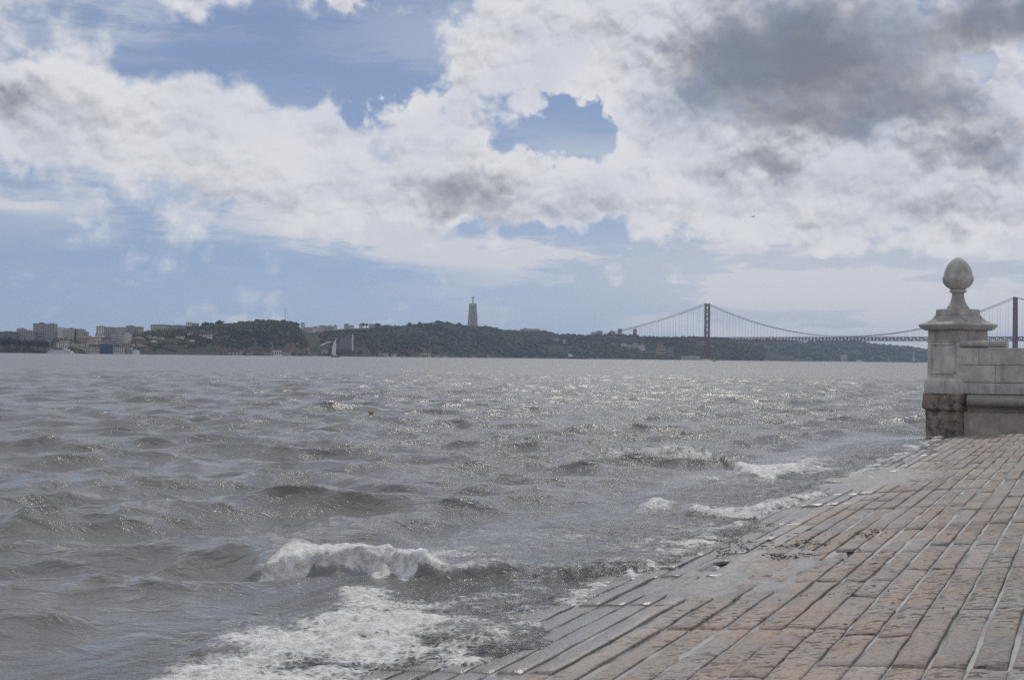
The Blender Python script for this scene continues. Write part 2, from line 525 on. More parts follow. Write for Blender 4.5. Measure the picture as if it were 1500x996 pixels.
def mat_leaf(name, a, b, scale=0.03):
    m, n, out = material(name)
    p = n.pos()
    f = n.noise(p, scale, 3, 0.6); g = n.noise(p, scale * 9, 3, 0.6)
    c = n.mix(n.ss(n.m('MULTIPLY_ADD', f, 0.6, n.m('MULTIPLY', g, 0.4)), 0.35, 0.65), a, b)
    n.l.new(n.bsdf(c, 0.9, 0.15), out.inputs[0])
    return m

def mat_water():
    m, n, out = material('river_water')
    p = n.pos()
    foam_a, depth, chop = n.attr('foam'), n.attr('depth'), n.attr('chop')
    px_, py_, pz_ = n.sep(p)
    # small ripples
    pr = n.comb(px_, n.m('MULTIPLY', py_, 1.5), n.m('MULTIPLY', pz_, 0.4))
    r1 = n.noise(pr, 2.6, 3, 0.55, dist=0.6)
    r2 = n.noise(pr, 9.0, 4, 0.6, dist=0.4)
    h = n.m('ADD', n.m('MULTIPLY', r1, 1.0), n.m('MULTIPLY', r2, 0.34))
    nb = n.bump(h, 1.0, 0.062)
    # waves too small for the mesh far out: slopes as a field of facets
    w1 = n.v('SUBTRACT', n.noise(n.comb(n.m('MULTIPLY', px_, 0.55), n.m('MULTIPLY', py_, 0.9), 0.0), 1.0, 4, 0.66, out='Color', dim='2D'), (0.5, 0.5, 0.5))
    paw = n.ss(n.noise(n.comb(n.m('MULTIPLY', px_, 0.035), n.m('MULTIPLY', py_, 0.05), 0.0), 1.0, 4, 0.6, dim='2D'), 0.32, 0.68, 0.55, 1.25)
    slope = n.v('SCALE', n.v('MULTIPLY', w1, (1.9, 2.6, 0.0)), n.m('MULTIPLY', n.m('MULTIPLY', chop, paw), 0.6))
    # sparse steep wavelet fronts turned to the landing: these are what catch the sun
    sk = n.noise(n.comb(n.m('MULTIPLY', px_, 1.0), n.m('MULTIPLY', py_, 1.3), 3.0), 1.5, 3, 0.6, dim='2D')
    front = n.m('MULTIPLY', n.ss(sk, 0.70, 0.74), n.m('MULTIPLY', n.attr('glit'), paw))
    slope = n.v('ADD', slope, n.v('SCALE', n.v('MULTIPLY_ADD', w1, (0.9, 0.9, 0.0), (0.0, -0.42, 0.0)), front))
    nn = n.v('NORMALIZE', n.v('ADD', nb, slope))
    mud = n.mix(n.noise(p, 0.05, 3), (0.190, 0.184, 0.172), (0.168, 0.165, 0.158))
    mud = n.mix(n.m('MULTIPLY', n.m('MINIMUM', foam_a, 1.0), 0.55), mud, (0.36, 0.34, 0.315))
    deep = n.bsdf(mud, n.m('MULTIPLY_ADD', n.m('MULTIPLY', n.m('MULTIPLY', chop, chop), n.m('SUBTRACT', 1.0, front)), 0.22, 0.05), 0.5, nn, ior=1.333)
    fr = n.new('ShaderNodeFresnel'); fr.inputs['IOR'].default_value = 1.333; n.l.new(nn, fr.inputs['Normal'])
    tr = n.new('ShaderNodeBsdfTransparent'); tr.inputs[0].default_value = (0.78, 0.75, 0.70, 1)
    gl = n.new('ShaderNodeBsdfGlossy'); gl.inputs['Roughness'].default_value = 0.08; n.l.new(nn, gl.inputs['Normal'])
    shallow = n.mixs(fr.outputs[0], tr.outputs[0], gl.outputs[0])
    op = n.m('SUBTRACT', 1.0, n.m('POWER', 0.36788, n.m('MULTIPLY', n.m('MAXIMUM', depth, 0.0), 7.5)))
    wat = n.mixs(op, shallow, deep)
    # foam: bubbles and lace
    f1 = n.noise(p, 6.0, 6, 0.62, dist=0.7)
    vo = n.voro(n.v('ADD', p, n.v('SCALE', n.noise(p, 6.0, 2, out='Color'), 0.15)), 16.0, 'DISTANCE_TO_EDGE')
    lace = n.m('SUBTRACT', 0.5, n.m('MULTIPLY', vo, 3.0))
    fa = n.m('ADD', foam_a, n.m('ADD', n.m('MULTIPLY', n.m('SUBTRACT', f1, 0.5), 0.9), n.m('MULTIPLY', lace, 0.24)))
    fm = n.ss(fa, 0.35, 0.74)
    fm = n.m('MULTIPLY', fm, n.ss(foam_a, 0.02, 0.14))
    fb = n.bump(n.m('ADD', n.noise(p, 22.0, 5, 0.7), n.m('MULTIPLY', f1, 1.2)), 0.9, 0.05)
    fcol = n.mix(n.ss(n.noise(p, 11.0, 5, 0.65), 0.36, 0.62), (0.62, 0.61, 0.59), (0.93, 0.93, 0.93))
    foam = n.bsdf(fcol, 0.6, 0.35, fb)
    n.l.new(n.mixs(fm, wat, foam), out.inputs[0])
    return m

M_PAVE = mat_stone_pave(); M_BED = mat_bed(); M_PATCH = mat_patch()
M_LIME = mat_masonry('pale_weathered_limestone', (0.66, 0.635, 0.60), (0.46, 0.44, 0.415), stain=0.5)
M_LIME_D = mat_masonry('grey_weathered_limestone', (0.56, 0.53, 0.49), (0.34, 0.32, 0.30), stain=0.4)
M_ROUGH = mat_rough_stone()
M_PIT = mat_masonry('pitted_brown_limestone', (0.58, 0.50, 0.44), (0.38, 0.32, 0.28), stain=0.3, tide_amt=0.08)
M_WATER = mat_water()
M_HILL_A = mat_hill('cliff_hillside', (0.0486, 0.054, 0.0324), (0.125, 0.10, 0.075), 0.10)
M_HILL_B = mat_hill('wooded_hillside', (0.0459, 0.054, 0.0338), (0.125, 0.10, 0.075), 0.0)
M_HILL_C = mat_hill('far_hillside', (0.0486, 0.0567, 0.0378), (0.10, 0.09, 0.07), 0.0)
M_WOOD = mat_leaf('woodland_foliage', (0.020, 0.027, 0.017), (0.095, 0.103, 0.050), 0.010)
M_LEAF = mat_leaf('dark_tree_foliage', (0.018, 0.026, 0.015), (0.040, 0.052, 0.025), 0.08)
M_BARK = mat_plain('bark', (0.09, 0.07, 0.055), 0.9)
M_WEED = mat_plain('dried_seaweed', (0.115, 0.065, 0.055), 0.7, 0.35, 20)
MW = {
    'white': mat_plain('white_render_wall', (0.80, 0.78, 0.74), var=0.15, scale=0.05),
    'cream': mat_plain('cream_render_wall', (0.60, 0.54, 0.45), var=0.15, scale=0.05),
    'grey': mat_plain('grey_concrete_wall', (0.40, 0.39, 0.38), var=0.15, scale=0.05),
    'dark': mat_plain('dark_grey_wall', (0.20, 0.20, 0.205), var=0.15, scale=0.05),
    'pink': mat_plain('pink_render_wall', (0.52, 0.38, 0.32), var=0.15, scale=0.05),
    'ochre': mat_plain('ochre_render_wall', (0.40, 0.28, 0.13), var=0.15, scale=0.05),
    'brick': mat_plain('red_brick_wall', (0.28, 0.11, 0.075), var=0.2, scale=0.08),
    'stone': mat_plain('old_stone_wall', (0.23, 0.20, 0.16), var=0.25, scale=0.08),
    'blue': mat_plain('blue_sheet_wall', (0.055, 0.085, 0.17), var=0.1, scale=0.05),
    'roof': mat_plain('terracotta_roof', (0.20, 0.115, 0.08), var=0.25, scale=0.12),
    'groof': mat_plain('grey_sheet_roof', (0.36, 0.36, 0.37), var=0.1, scale=0.12),
    'win': mat_plain('dark_window', (0.05, 0.055, 0.065), 0.25, 0.2, 0.2, spec=0.5),
    'red': mat_plain('red_lead_bridge_paint', (0.135, 0.055, 0.05), 0.6, 0.1, 0.05),
    'steel': mat_plain('grey_red_steel', (0.13, 0.065, 0.06), 0.6, 0.1, 0.05),
    'conc': mat_plain('monument_concrete', (0.42, 0.39, 0.36), 0.9, 0.12, 0.05),
    'boat': mat_plain('white_boat_paint', (0.75, 0.75, 0.74), 0.4, 0.05, 0.2),
    'sail': mat_plain('white_sailcloth', (0.80, 0.80, 0.78), 0.8, 0.05, 0.2),
    'hull': mat_plain('dark_red_hull_paint', (0.075, 0.03, 0.03), 0.5, 0.2, 0.1),
    'navy': mat_plain('dark_hull_paint', (0.05, 0.055, 0.07), 0.5, 0.2, 0.1),
    'yellow': mat_plain('yellow_buoy_paint', (0.55, 0.38, 0.03), 0.5, 0.1, 1.0),
    'orange': mat_plain('orange_buoy_paint', (0.55, 0.30, 0.10), 0.6, 0.1, 1.0),
    'gull': mat_plain('grey_feathers', (0.30, 0.30, 0.31), 0.9, 0.1, 5.0),
}

# ------------------------------------------------------------------ the ramp frame: rows run along RV, the slope climbs along NV
RA = math.radians(25.07)
RV = Vector((math.sin(RA), math.cos(RA), 0)); NV = Vector((math.cos(RA), -math.sin(RA), 0))
C0, SLOPE, V_END = 4.0, 0.10, 34.9
def zr(u):
    return np.where(u > -2.0, SLOPE * u, -0.2 + 0.3 * (u + 2.0))
def ramp(u, v, dz=0.0):
    p = NV * (u - C0) + RV * v
    return Vector((p.x, p.y, float(zr(np.float64(u))) + dz))
def on_ramp(px, py):
    d = ray(px, py)
    # HW + d.z t = SLOPE*(NV.d t + C0)
    t = (HW - SLOPE * C0) / (SLOPE * (NV.x * d.x + NV.y * d.y) - d.z)
    p = Vector((d.x * t, d.y * t, HW + d.z * t))
    return p, NV.x * p.x + NV.y * p.y + C0, RV.x * p.x + RV.y * p.y

# bed sheet of the ramp
us = np.concatenate([np.linspace(-9, -2, 8), np.linspace(-1.9, 6, 120), np.linspace(6.3, 12, 18)])
vs_ = np.concatenate([np.linspace(-10, 5, 20), np.linspace(5.2, V_END, 220)])
U, V = np.meshgrid(us, vs_)
X = NV.x * (U - C0) + RV.x * V; Y = NV.y * (U - C0) + RV.y * V
Z = zr(U) - 0.017 + 0.014 * (fbm_np(U * 3, V * 3, 3, 3) - 0.5)
holes = []
for (px, py, du, dv) in ((1056, 829, 0.12, 0.26), (1242, 811, 0.10, 0.26)):
    _, hu, hv = on_ramp(px, py)
    holes.append((hu, hv, du, dv))
    Z -= 0.11 * (1 - sstep(np.maximum(np.abs(U - hu) / du, np.abs(V - hv) / dv), 0.7, 1.2))
verts = np.stack([X, Y, Z], -1).reshape(-1, 3)
q = grid_quads(len(vs_), len(us))
# skirt at the far end
nb = len(us); base = (len(vs_) - 1) * nb
sk = verts[base:base + nb].copy(); sk[:, 2] -= 3.0
sq = np.array([[base + i, base + i + 1, len(verts) + i + 1, len(verts) + i] for i in range(nb - 1)])
ramp_o = big_mesh('stone_ramp', np.concatenate([verts, sk]), np.concatenate([q, sq]), M_BED)
tag(ramp_o, 'worn stone ramp of long grooved blocks sloping into the river', None, None, 'structure')

# blocks -----------------------------------------------------------
PITCH_R = 0.21
ROW0, ROWS = -9, 38
rnd = random.Random(11)
bars = []
row = ROW0
while row < ROW0 + ROWS:
    nrow = rnd.choice((3, 4, 5, 6, 7))
    cuts = [2.0]
    while cuts[-1] < V_END: cuts.append(cuts[-1] + rnd.uniform(1.4, 2.5))
    cuts[-1] = V_END
    for k in range(row, min(row + nrow, ROW0 + ROWS)):
        cc = list(cuts)
        for i in range(len(cuts) - 1):
            if rnd.random() < 0.12: cc.append(0.5 * (cuts[i] + cuts[i + 1]) + rnd.uniform(-0.3, 0.3))
        cc.sort()
        u0 = k * PITCH_R
        for i in range(len(cc) - 1):
            a, b = cc[i], cc[i + 1]
            for (hu, hv, du, dv) in holes:
                if abs(u0 + PITCH_R / 2 - hu) < PITCH_R / 2:
                    if a < hv - dv and b > hv + dv: bars.append((k, a, hv - dv)); a = hv + dv
                    elif a < hv + dv and b > hv + dv and a > hv - dv: a = hv + dv
                    elif a < hv - dv and b > hv - dv: b = hv - dv
            if b - a > 0.15: bars.append((k, a, b))
    row += nrow

def bar_mesh(k, a, b, rs):
    """one long worn block: rounded top, chipped ends; verts in world axes relative to its centre"""
    L = b - a
    uc, vc = (k + 0.5) * PITCH_R, 0.5 * (a + b)
    g = 0.004 + 0.016 * float(sstep(fbm_np(np.array([uc * 0.9 + 3]), np.array([vc * 0.25]), 2, 5)[0], 0.25, 0.75))
    half = PITCH_R / 2 - g
    ny = max(5, int(L / 0.16)) if vc < 14 else max(4, int(L / 0.4))
    xs = np.array([-1, -0.97, -0.84, -0.3, 0.3, 0.84, 0.97, 1.0])
    prof = np.array([-0.030, -0.005, -0.001, 0.001, 0.001, -0.001, -0.006, -0.030])
    t = np.linspace(0, 1, ny + 1)
    te = np.concatenate([[0.0, 0.012], t[1:-1], [0.988, 1.0]])
    drop = np.zeros(len(te)); drop[0] = drop[-1] = -0.025; drop[1] = drop[-2] = -0.0008
    A, T = np.meshgrid(xs, te)
    w1 = fbm_np(np.full_like(te, uc * 7) , (a + te * L) * 5, 2, 21) - 0.5
    w2 = fbm_np(np.full_like(te, uc * 7 + 50), (a + te * L) * 5, 2, 22) - 0.5
    un = uc + A * half + np.where(A < 0, w1[:, None], w2[:, None]) * 0.022 * np.abs(A)
    vn = a + 0.001 + T * (L - 0.002) + (fbm_np(un * 9, T * 0 + k, 2, 31) - 0.5) * 0.006
    tilt = rs.uniform(-0.05, 0.05); lift = rs.gauss(0, 0.0045); pit = rs.uniform(-0.004, 0.004)
    z = zr(un) + np.interp(A, xs, prof) + np.where(np.abs(A) < 0.99, drop[:, None], 0)
    z += np.where(np.abs(A) < 0.99, 0.022 * (fbm_np(un * 12, vn * 5, 3, 41) - 0.5), 0)
    z += tilt * A * half + lift + pit * (2 * T - 1)
    X = NV.x * (un - C0) + RV.x * vn; Y = NV.y * (un - C0) + RV.y * vn
    return np.stack([X, Y, z], -1).reshape(-1, 3), grid_quads(len(te), len(xs)), (uc, vc)

def crisp(o, rows, nq=None):
    """flat shaded sides and ends, smooth worn top"""
    nq = 7
    f = np.arange(len(o.data.polygons)); col_ = f % nq; row_ = (f // nq) % (rows - 1)
    o.data.polygons.foreach_set('use_smooth', (col_ > 0) & (col_ < nq - 1) & (row_ > 0) & (row_ < rows - 2))

def wetness(u, v):
    e = 0.95 + 0.9 * (fbm_np(v * 0.5, u * 0.4, 3, 77) - 0.5)
    w = 1 - sstep(u, e - 0.35, e + 0.35)
    return w

def apparent(k, a, b):
    p = ramp((k + .5) * PITCH_R, 0.5 * (a + b))
    if p.y < 4.5: return 0
    q = CAMR.transposed() @ (p - Vector((0, 0, HW)))
    sx, sy = CX + F * q.x / -q.z, CY - F * q.y / -q.z
    if not (-30 < sx < 1530 and sy < 1030): return 0
    if (k + .5) * PITCH_R < -0.45: return 0
    return (b - a) / p.y ** 2
order = sorted(range(len(bars)), key=lambda i: -apparent(*bars[i]))
own = set(i for i in order[:296] if apparent(*bars[i]) > 0)
mv, mq, mt, mwet, off = [], [], [], [], 0
for i, (k, a, b) in enumerate(bars):
    rs = random.Random(1000 + i)
    vv, qq, (uc, vc) = bar_mesh(k, a, b, rs)
    uu = NV.x * vv[:, 0] + NV.y * vv[:, 1] + C0; v2 = RV.x * vv[:, 0] + RV.y * vv[:, 1]
    wt = wetness(uu, v2)
    tone = rs.random()
    if i in own:
        c = vv.mean(0); c[2] = vv[:, 2].max()
        o = big_mesh('paving_block', vv - c, qq, M_PAVE, True, ramp_o, {'wet': wt, 'tone': np.full(len(vv), 0.0)})
        o.location = c
        crisp(o, len(vv) // 8)
    else:
        mv.append(vv); mq.append(qq + off); off += len(vv)
        mt.append(np.full(len(vv), tone)); mwet.append(wt)
o = big_mesh('far_paving_blocks', np.concatenate(mv), np.concatenate(mq), M_PAVE, True, ramp_o,
             {'wet': np.concatenate(mwet), 'tone': np.concatenate(mt)})
o['kind'] = 'stuff'

# mortar patches smeared over the blocks
def patch(poly_px, seed, th=0.001):
    pts = [on_ramp(*p)[1:] for p in poly_px]
    pu = np.array([p[0] for p in pts]); pv = np.array([p[1] for p in pts])
    n = 44
    gu = np.linspace(pu.min() - 0.1, pu.max() + 0.1, n); gv = np.linspace(pv.min() - 0.2, pv.max() + 0.2, int(n * 2.2))
    UU, VV = np.meshgrid(gu, gv)
    ins = np.zeros_like(UU, bool); d = np.full_like(UU, 9.0)
    j = len(pu) - 1
    for i in range(len(pu)):
        x1, y1, x2, y2 = pu[i], pv[i], pu[j], pv[j]
        c = ((y1 > VV) != (y2 > VV)) & (UU < (x2 - x1) * (VV - y1) / (y2 - y1 + 1e-9) + x1)
        ins ^= c
        tt = np.clip(((UU - x1) * (x2 - x1) + (VV - y1) * (y2 - y1)) / ((x2 - x1) ** 2 + (y2 - y1) ** 2 + 1e-9), 0, 1)
        d = np.minimum(d, np.hypot((UU - x1 - tt * (x2 - x1)), (VV - y1 - tt * (y2 - y1)) * 0.5))
        j = i
    sd = np.where(ins, d, -d) + 0.16 * (fbm_np(UU * 6, VV * 3, 4, seed) - 0.5)
    zz = zr(UU) + th * sstep(sd, -0.02, 0.10) - 0.05 * (1 - sstep(sd, -0.10, 0.0)) + 0.024 * (fbm_np(UU * 6, VV * 4, 4, seed + 3) - 0.5)
    for (hu, hv, du, dv) in holes:
        zz -= 0.10 * (1 - sstep(np.maximum(np.abs(UU - hu) / du, np.abs(VV - hv) / dv), 0.8, 1.25))
    XX = NV.x * (UU - C0) + RV.x * VV; YY = NV.y * (UU - C0) + RV.y * VV
    big_mesh('mortar_patch', np.stack([XX, YY, zz], -1).reshape(-1, 3), grid_quads(len(gv), len(gu)), M_PATCH, True, ramp_o)
patch([(930, 868), (985, 838), (1045, 812), (1095, 792), (1170, 797), (1205, 812), (1180, 835), (1150, 858), (1100, 870), (1010, 872)], 5)
patch([(1150, 712), (1200, 693), (1290, 684), (1375, 690), (1350, 706), (1260, 716)], 9, 0.001)

# seaweed scraps
sw = MB(); rs = random.Random(5)
clumps = [(1075, 797, 16, 3, 60), (1100, 806, 9, 2, 30), (1128, 803, 12, 3, 40), (1150, 819, 14, 1.6, 80), (1180, 800, 16, 4, 80), (1185, 815, 10, 1.5, 30), (1060, 812, 12, 3, 40), (1268, 787, 10, 2, 40), (1284, 782, 8, 2, 25), (1170, 782, 40, 6, 30), (1250, 860, 90, 40, 45)]
for (px, py) in [(rs.gauss(c[0], c[2]), rs.gauss(c[1], c[3])) for c in clumps for _ in range(int(c[4] * 0.6))]:
    p, u, v = on_ramp(px, py)
    if u < 0.2: continue
    a = rs.uniform(0, PI); l = rs.uniform(0.006, 0.026)
    pts = []
    for t in (-1, -0.3, 0.4, 1):
        q_ = p + Vector((math.cos(a), math.sin(a), 0)) * l * t + Vector((rs.gauss(0, .008), rs.gauss(0, .008), 0))
        uq = NV.x * q_.x + NV.y * q_.y + C0
        pts.append((q_.x, q_.y, float(zr(np.float64(uq))) + 0.017 + rs.uniform(0, 0.012)))
    sw.tube(pts, [0.0015, rs.uniform(0.002, 0.006), rs.uniform(0.002, 0.005), 0.0015], 4)
o = sw.build('seaweed', M_WEED)
tag(o, 'dark red scraps of washed up seaweed on the ramp', 'seaweed', kind='stuff')

# ------------------------------------------------------------------ corner pier and parapet wall
pc, pu_, pv_ = on_ramp(1402, 634)
PS_ = pc.y / F                                     # metres per photograph pixel here
WD = math.radians(-62)                     # direction of the wall
pier = empty('stone_pier', (pc.x, pc.y, pc.z), WD)
tag(pier, 'weathered stone pier with egg shaped finial at the ramp corner', 'pier')
def pz(y):                                         # height above the pier's foot for a photograph row
    return at(1402, y, pc.y).z - pc.z
a_half = 84 * PS_ / 2 / 1.414
def noisy(o, amp, scale, seed=0, cut=0):
    """subdivide a mesh and roughen it"""
    import bmesh
    bm = bmesh.new(); bm.from_mesh(o.data)
    if cut: bmesh.ops.subdivide_edges(bm, edges=bm.edges[:], cuts=cut, use_grid_fill=True)
    bm.normal_update()
    from mathutils import noise as mn
    off = Vector((seed * 3.1, seed * 1.7, 0))
    mv_ = []
    for v in bm.verts:
        mv_.append(v.normal * amp * (mn.fractal((v.co + off) * scale, 0.8, 2.0, 4)))
    for v, d in zip(bm.verts, mv_): v.co += d
    bm.to_mesh(o.data); bm.free()
    o.data.polygons.foreach_set('use_smooth', [True] * len(o.data.polygons))

ft = MB().sqlathe([(a_half * 1.02, -0.35), (a_half * 1.03, pz(601))]).build('rough_footing', M_ROUGH, pier); noisy(ft, 0.045, 3.0, 1, 14)
bd = MB().sqlathe([(a_half * 1.05, pz(601) + .004), (a_half * 1.16, pz(598)), (a_half * 1.18, pz(586)), (a_half * 1.14, pz(577))]).build('rough_band', M_ROUGH, pier); noisy(bd, 0.035, 3.5, 2, 9)
MB().sqlathe([(a_half * 1.11, pz(576.5)), (a_half * 1.11, pz(558)), (a_half * 1.06, pz(555)), (a_half * 1.03, pz(553))]).build('base_course', M_LIME, pier, bevel=0.012)
sh = MB(); w = a_half * 1.0
sh.sqlathe([(w, pz(553) + .002), (w, pz(502))]).build('shaft', M_LIME, pier, bevel=0.015)
# raised panel frames on the faces turned to the water
def panel(face):
    z0, z1 = pz(546), pz(503.5); hw = a_half * 0.74
    fr = MB(); t = 0.05
    for (cx_, cz_, dx_, dz_) in ((-hw, (z0 + z1) / 2, t, z1 - z0), (hw, (z0 + z1) / 2, t, z1 - z0), (0, z0, 2 * hw + t, t), (0, z1, 2 * hw + t, t)):
        if face == 0: fr.box((-w - 0.02, cx_, cz_), (0.05, dx_, dz_))
        else: fr.box((cx_, -w - 0.02, cz_), (dx_, 0.06, dz_))
    fr.build('panel_frame', M_LIME, pier)
panel(1)
MB().sqlathe([(w * 1.025, pz(502) + .003), (w * 1.025, pz(500.5)), (w * 0.985, pz(500)), (w * 0.985, pz(484.5))]).build('frieze', M_LIME_D, pier, bevel=0.01)
ch = 110 * PS_ / 2 / 1.414
pl = 61 * PS_ / 2 / 1.414
cap = [(ch * 0.84, pz(484.5) + .002), (ch * 0.88, pz(483)), (ch * 0.93, pz(482.5)), (ch * 0.955, pz(480)), (ch * 0.985, pz(479)), (ch, pz(477)), (ch * 0.99, pz(475.2))]
for i in range(1, 9):
    t = i / 8
    cap.append((ch * 0.98 + (pl * 1.05 - ch * 0.98) * (1 - (1 - t) ** 1.6), pz(475) + (pz(462) - pz(475)) * t ** 1.25))
MB().sqlathe(cap).build('cap', M_LIME_D, pier, bevel=0.008)
pp = MB().sqlathe([(pl, pz(462) + .002), (pl * 1.01, pz(460)), (pl * 1.0, pz(454)), (pl * 0.96, pz(453))]).build('plinth', M_LIME_D, pier, bevel=0.012)
nk = [(32 * PS_ / 2, pz(453) + .002)]
for i in range(1, 10):
    t = i / 9
    nk.append(((8.4 + 9.5 * (1 - t) ** 2.4) * PS_, pz(453) + (pz(429.5) - pz(453)) * t))
MB().lathe(nk, seg=28).build('neck', M_LIME_D, pier, True)
MB().lathe([(8.6 * PS_, pz(429.5)), (11 * PS_, pz(428.6)), (12.2 * PS_, pz(427)), (11.8 * PS_, pz(425.2)), (9.5 * PS_, pz(424.5))], seg=28).build('collar', M_LIME_D, pier, True)
# egg finial with a cup of leaves
seg = 48; ev, ef = [], []
zb, zt = pz(425), pz(377.3)
nr = 34
for i in range(nr + 1):
    t = i / nr
    zz = zb + (zt - zb) * t
    tw = 0.34
    r = (math.sqrt(max(0, 1 - ((tw - t) / tw) ** 2)) if t < tw else (1 - ((t - tw) / (1 - tw)) ** 2.1) ** 0.62) * 20.4 * PS_
    r = max(r, 0.006 if i == nr else 9.2 * PS_ * (t < 0.1))
    for k in range(seg):
        a = 2 * PI * k / seg
        lf = abs(math.sin(a * 4))
        cup = max(0.0, min(1.0, (0.36 + 0.10 * lf - t) / 0.05)) * (0.45 + 0.55 * lf) * (1 if t > 0.02 else 0)
        rr = r + 2.0 * PS_ * cup
        ev.append((rr * math.cos(a), rr * math.sin(a), zz))
mb = MB(); mb.v = ev
for i in range(nr):
    for k in range(seg):
        mb.f.append((seg * i + k, seg * i + (k + 1) % seg, seg * (i + 1) + (k + 1) % seg, seg * (i + 1) + k))
mb.f.append(tuple(range(seg - 1, -1, -1))); mb.f.append(tuple(range(seg * nr, seg * nr + seg)))
mb.build('egg_finial', M_LIME_D, pier, True)

# parapet wall: runs square to the rows, from the pier's near corner up the slope
WL = 14.0
WN = math.atan2(NV.y, NV.x)
n1 = Vector((math.sin(WD), -math.cos(WD), 0)); n2 = Vector((math.cos(WD), math.sin(WD), 0))
wc = pc + a_half * 1.02 * (n1 + n2) + RV * 0.02
wall = empty('parapet_wall', (wc.x, wc.y, pc.z), WN)
tag(wall, 'low parapet wall of pale stone blocks running back from the pier', 'wall')
def wz(y):
    return at(1440, y, wc.y).z - pc.z
core = MB().box((WL / 2 + 0.2, 0.62, (wz(602) + wz(512)) / 2), (WL, 0.90, wz(512) - wz(602))).build('core', M_LIME_D, wall)
rs = random.Random(3)
for (ya, yb, first, x) in ((534.5, 509.5, 0.50, 0.0), (560, 535, 0.92, 0.0), (577, 560.5, 0.92, 0.0)):
    L = first
    while x < WL:
        z0, z1 = wz(ya) + .004, wz(yb)
        b = MB().box((0, 0, 0), (min(L, WL - x) - 0.005, 0.16, z1 - z0))
        o = b.build('block', M_LIME, wall, bevel=0.008)
        o.location = (x + min(L, WL - x) / 2, 0.10 + rs.uniform(-.006, .006), (z0 + z1) / 2)
        x += L; L = rs.uniform(1.5, 2.3)
tor = [(0.0, wz(578)), (-0.08, wz(579.5))]
for i in range(9):
    a = PI / 2 - PI * i / 8
    tor.append((-0.10 - 0.16 * math.cos(a), wz(587.5) + (wz(580) - wz(587.5)) * math.sin(a)))
tor += [(-0.02, wz(595.5)), (-0.02, wz(597)), (0.03, wz(598)), (0.03, wz(602.5)), (0.6, wz(602.5)), (0.6, wz(578))]
def xprism(poly, xa, xb, name, mat, parent, bevel=0.0, smooth=False):
    n = len(poly)
    m_ = MB()
    m_.add([(xa, y, z) for y, z in poly] + [(xb, y, z) for y, z in poly],
           [tuple(range(n - 1, -1, -1)), tuple(range(n, 2 * n))] + [(i, (i + 1) % n, n + (i + 1) % n, n + i) for i in range(n)])
    return m_.build(name, mat, parent, smooth, bevel)
xs_ = [0.22, 1.68, 1.70, 3.6, 3.62, 6.8, 6.83, WL]
for i in range(0, 8, 2):
    xprism(tor, xs_[i], xs_[i + 1], 'roll_moulding', M_LIME_D, wall)
for i, (xa, xb) in enumerate(((0.12, 2.2), (2.22, 4.4), (4.42, 7.5), (7.52, WL))):
    o = MB().box(((xa + xb) / 2, 0.46, (wz(602.5) - 0.35) / 2), (xb - xa, 0.78, wz(602.5) + 0.35)).build('footing_block', M_PIT, wall)
    noisy(o, 0.025, 4.0, 7 + i, 8)
# raised coping slab next to the pier
cz0, cz1 = wz(508.6), wz(499)
xprism([(-0.03, cz0 + .03), (-0.05, (cz0 + cz1) / 2), (-0.03, cz1 - .02), (0.03, cz1), (1.0, cz1), (1.0, cz0), (0.0, cz0)], 0.0, 1.20, 'coping', M_LIME_D, wall, bevel=0.03)
quay = MB().box((1.2 + WL / 2, 1.08 + 20, (wz(514) - 2.0) / 2), (WL, 40, wz(514) + 2.0)).build('quay', M_LIME_D)
quay.location = (wc.x, wc.y, pc.z); quay.rotation_euler = (0, 0, WN)
tag(quay, 'paved quay behind the parapet wall', None, None, 'structure')

# ------------------------------------------------------------------ the river
th = np.radians(np.concatenate([np.linspace(-80, -28, 26), np.arange(-27, 27.01, 0.062), np.linspace(28, 80, 26)]))
rl = [4.2]
while rl[-1] < 9500:
    r = rl[-1]
    rl.append(r * (1 + (0.0045 if r < 150 else 0.008 if r < 1500 else 0.04)))
R = np.array(rl)
TH, RR = np.meshgrid(th.astype(np.float32), R.astype(np.float32))
bx = RR * np.sin(TH); by = RR * np.cos(TH)
U = NV.x * bx + NV.y * by + C0; V = RV.x * bx + RV.y * by
inside = V < V_END + 0.3
bed = np.where(inside, zr(U), -4.0)
bed = np.maximum(bed, -4.0)
shoal = 0.10 + 0.90 * sstep(-bed, 0.02, 0.60)
shoal = np.where(V > V_END, 0.35 + 0.65 * sstep(V - V_END, 0, 6.0), shoal)
spacing = np.gradient(R)[:, None]
gust = (0.65 + 0.7 * fbm_np(bx * 0.03, by * 0.02, 2, 91)).astype(np.float32)
NR = int((R < 60).sum())
def near_fbm(x, y, o, sd):
    r = np.full(bx.shape, 0.5, np.float32)
    r[:NR] = fbm_np(x[:NR], y[:NR], o, sd)
    return r
dz = np.zeros_like(bx); dx = np.zeros_like(bx); dy = np.zeros_like(bx)
chop = np.zeros_like(bx)
wr = np.random.default_rng(23)
lam = np.exp(np.linspace(math.log(0.30), math.log(8.5), 92))
head0 = math.radians(-78)                          # waves run towards the landing, a little to the right
tot = 0.0
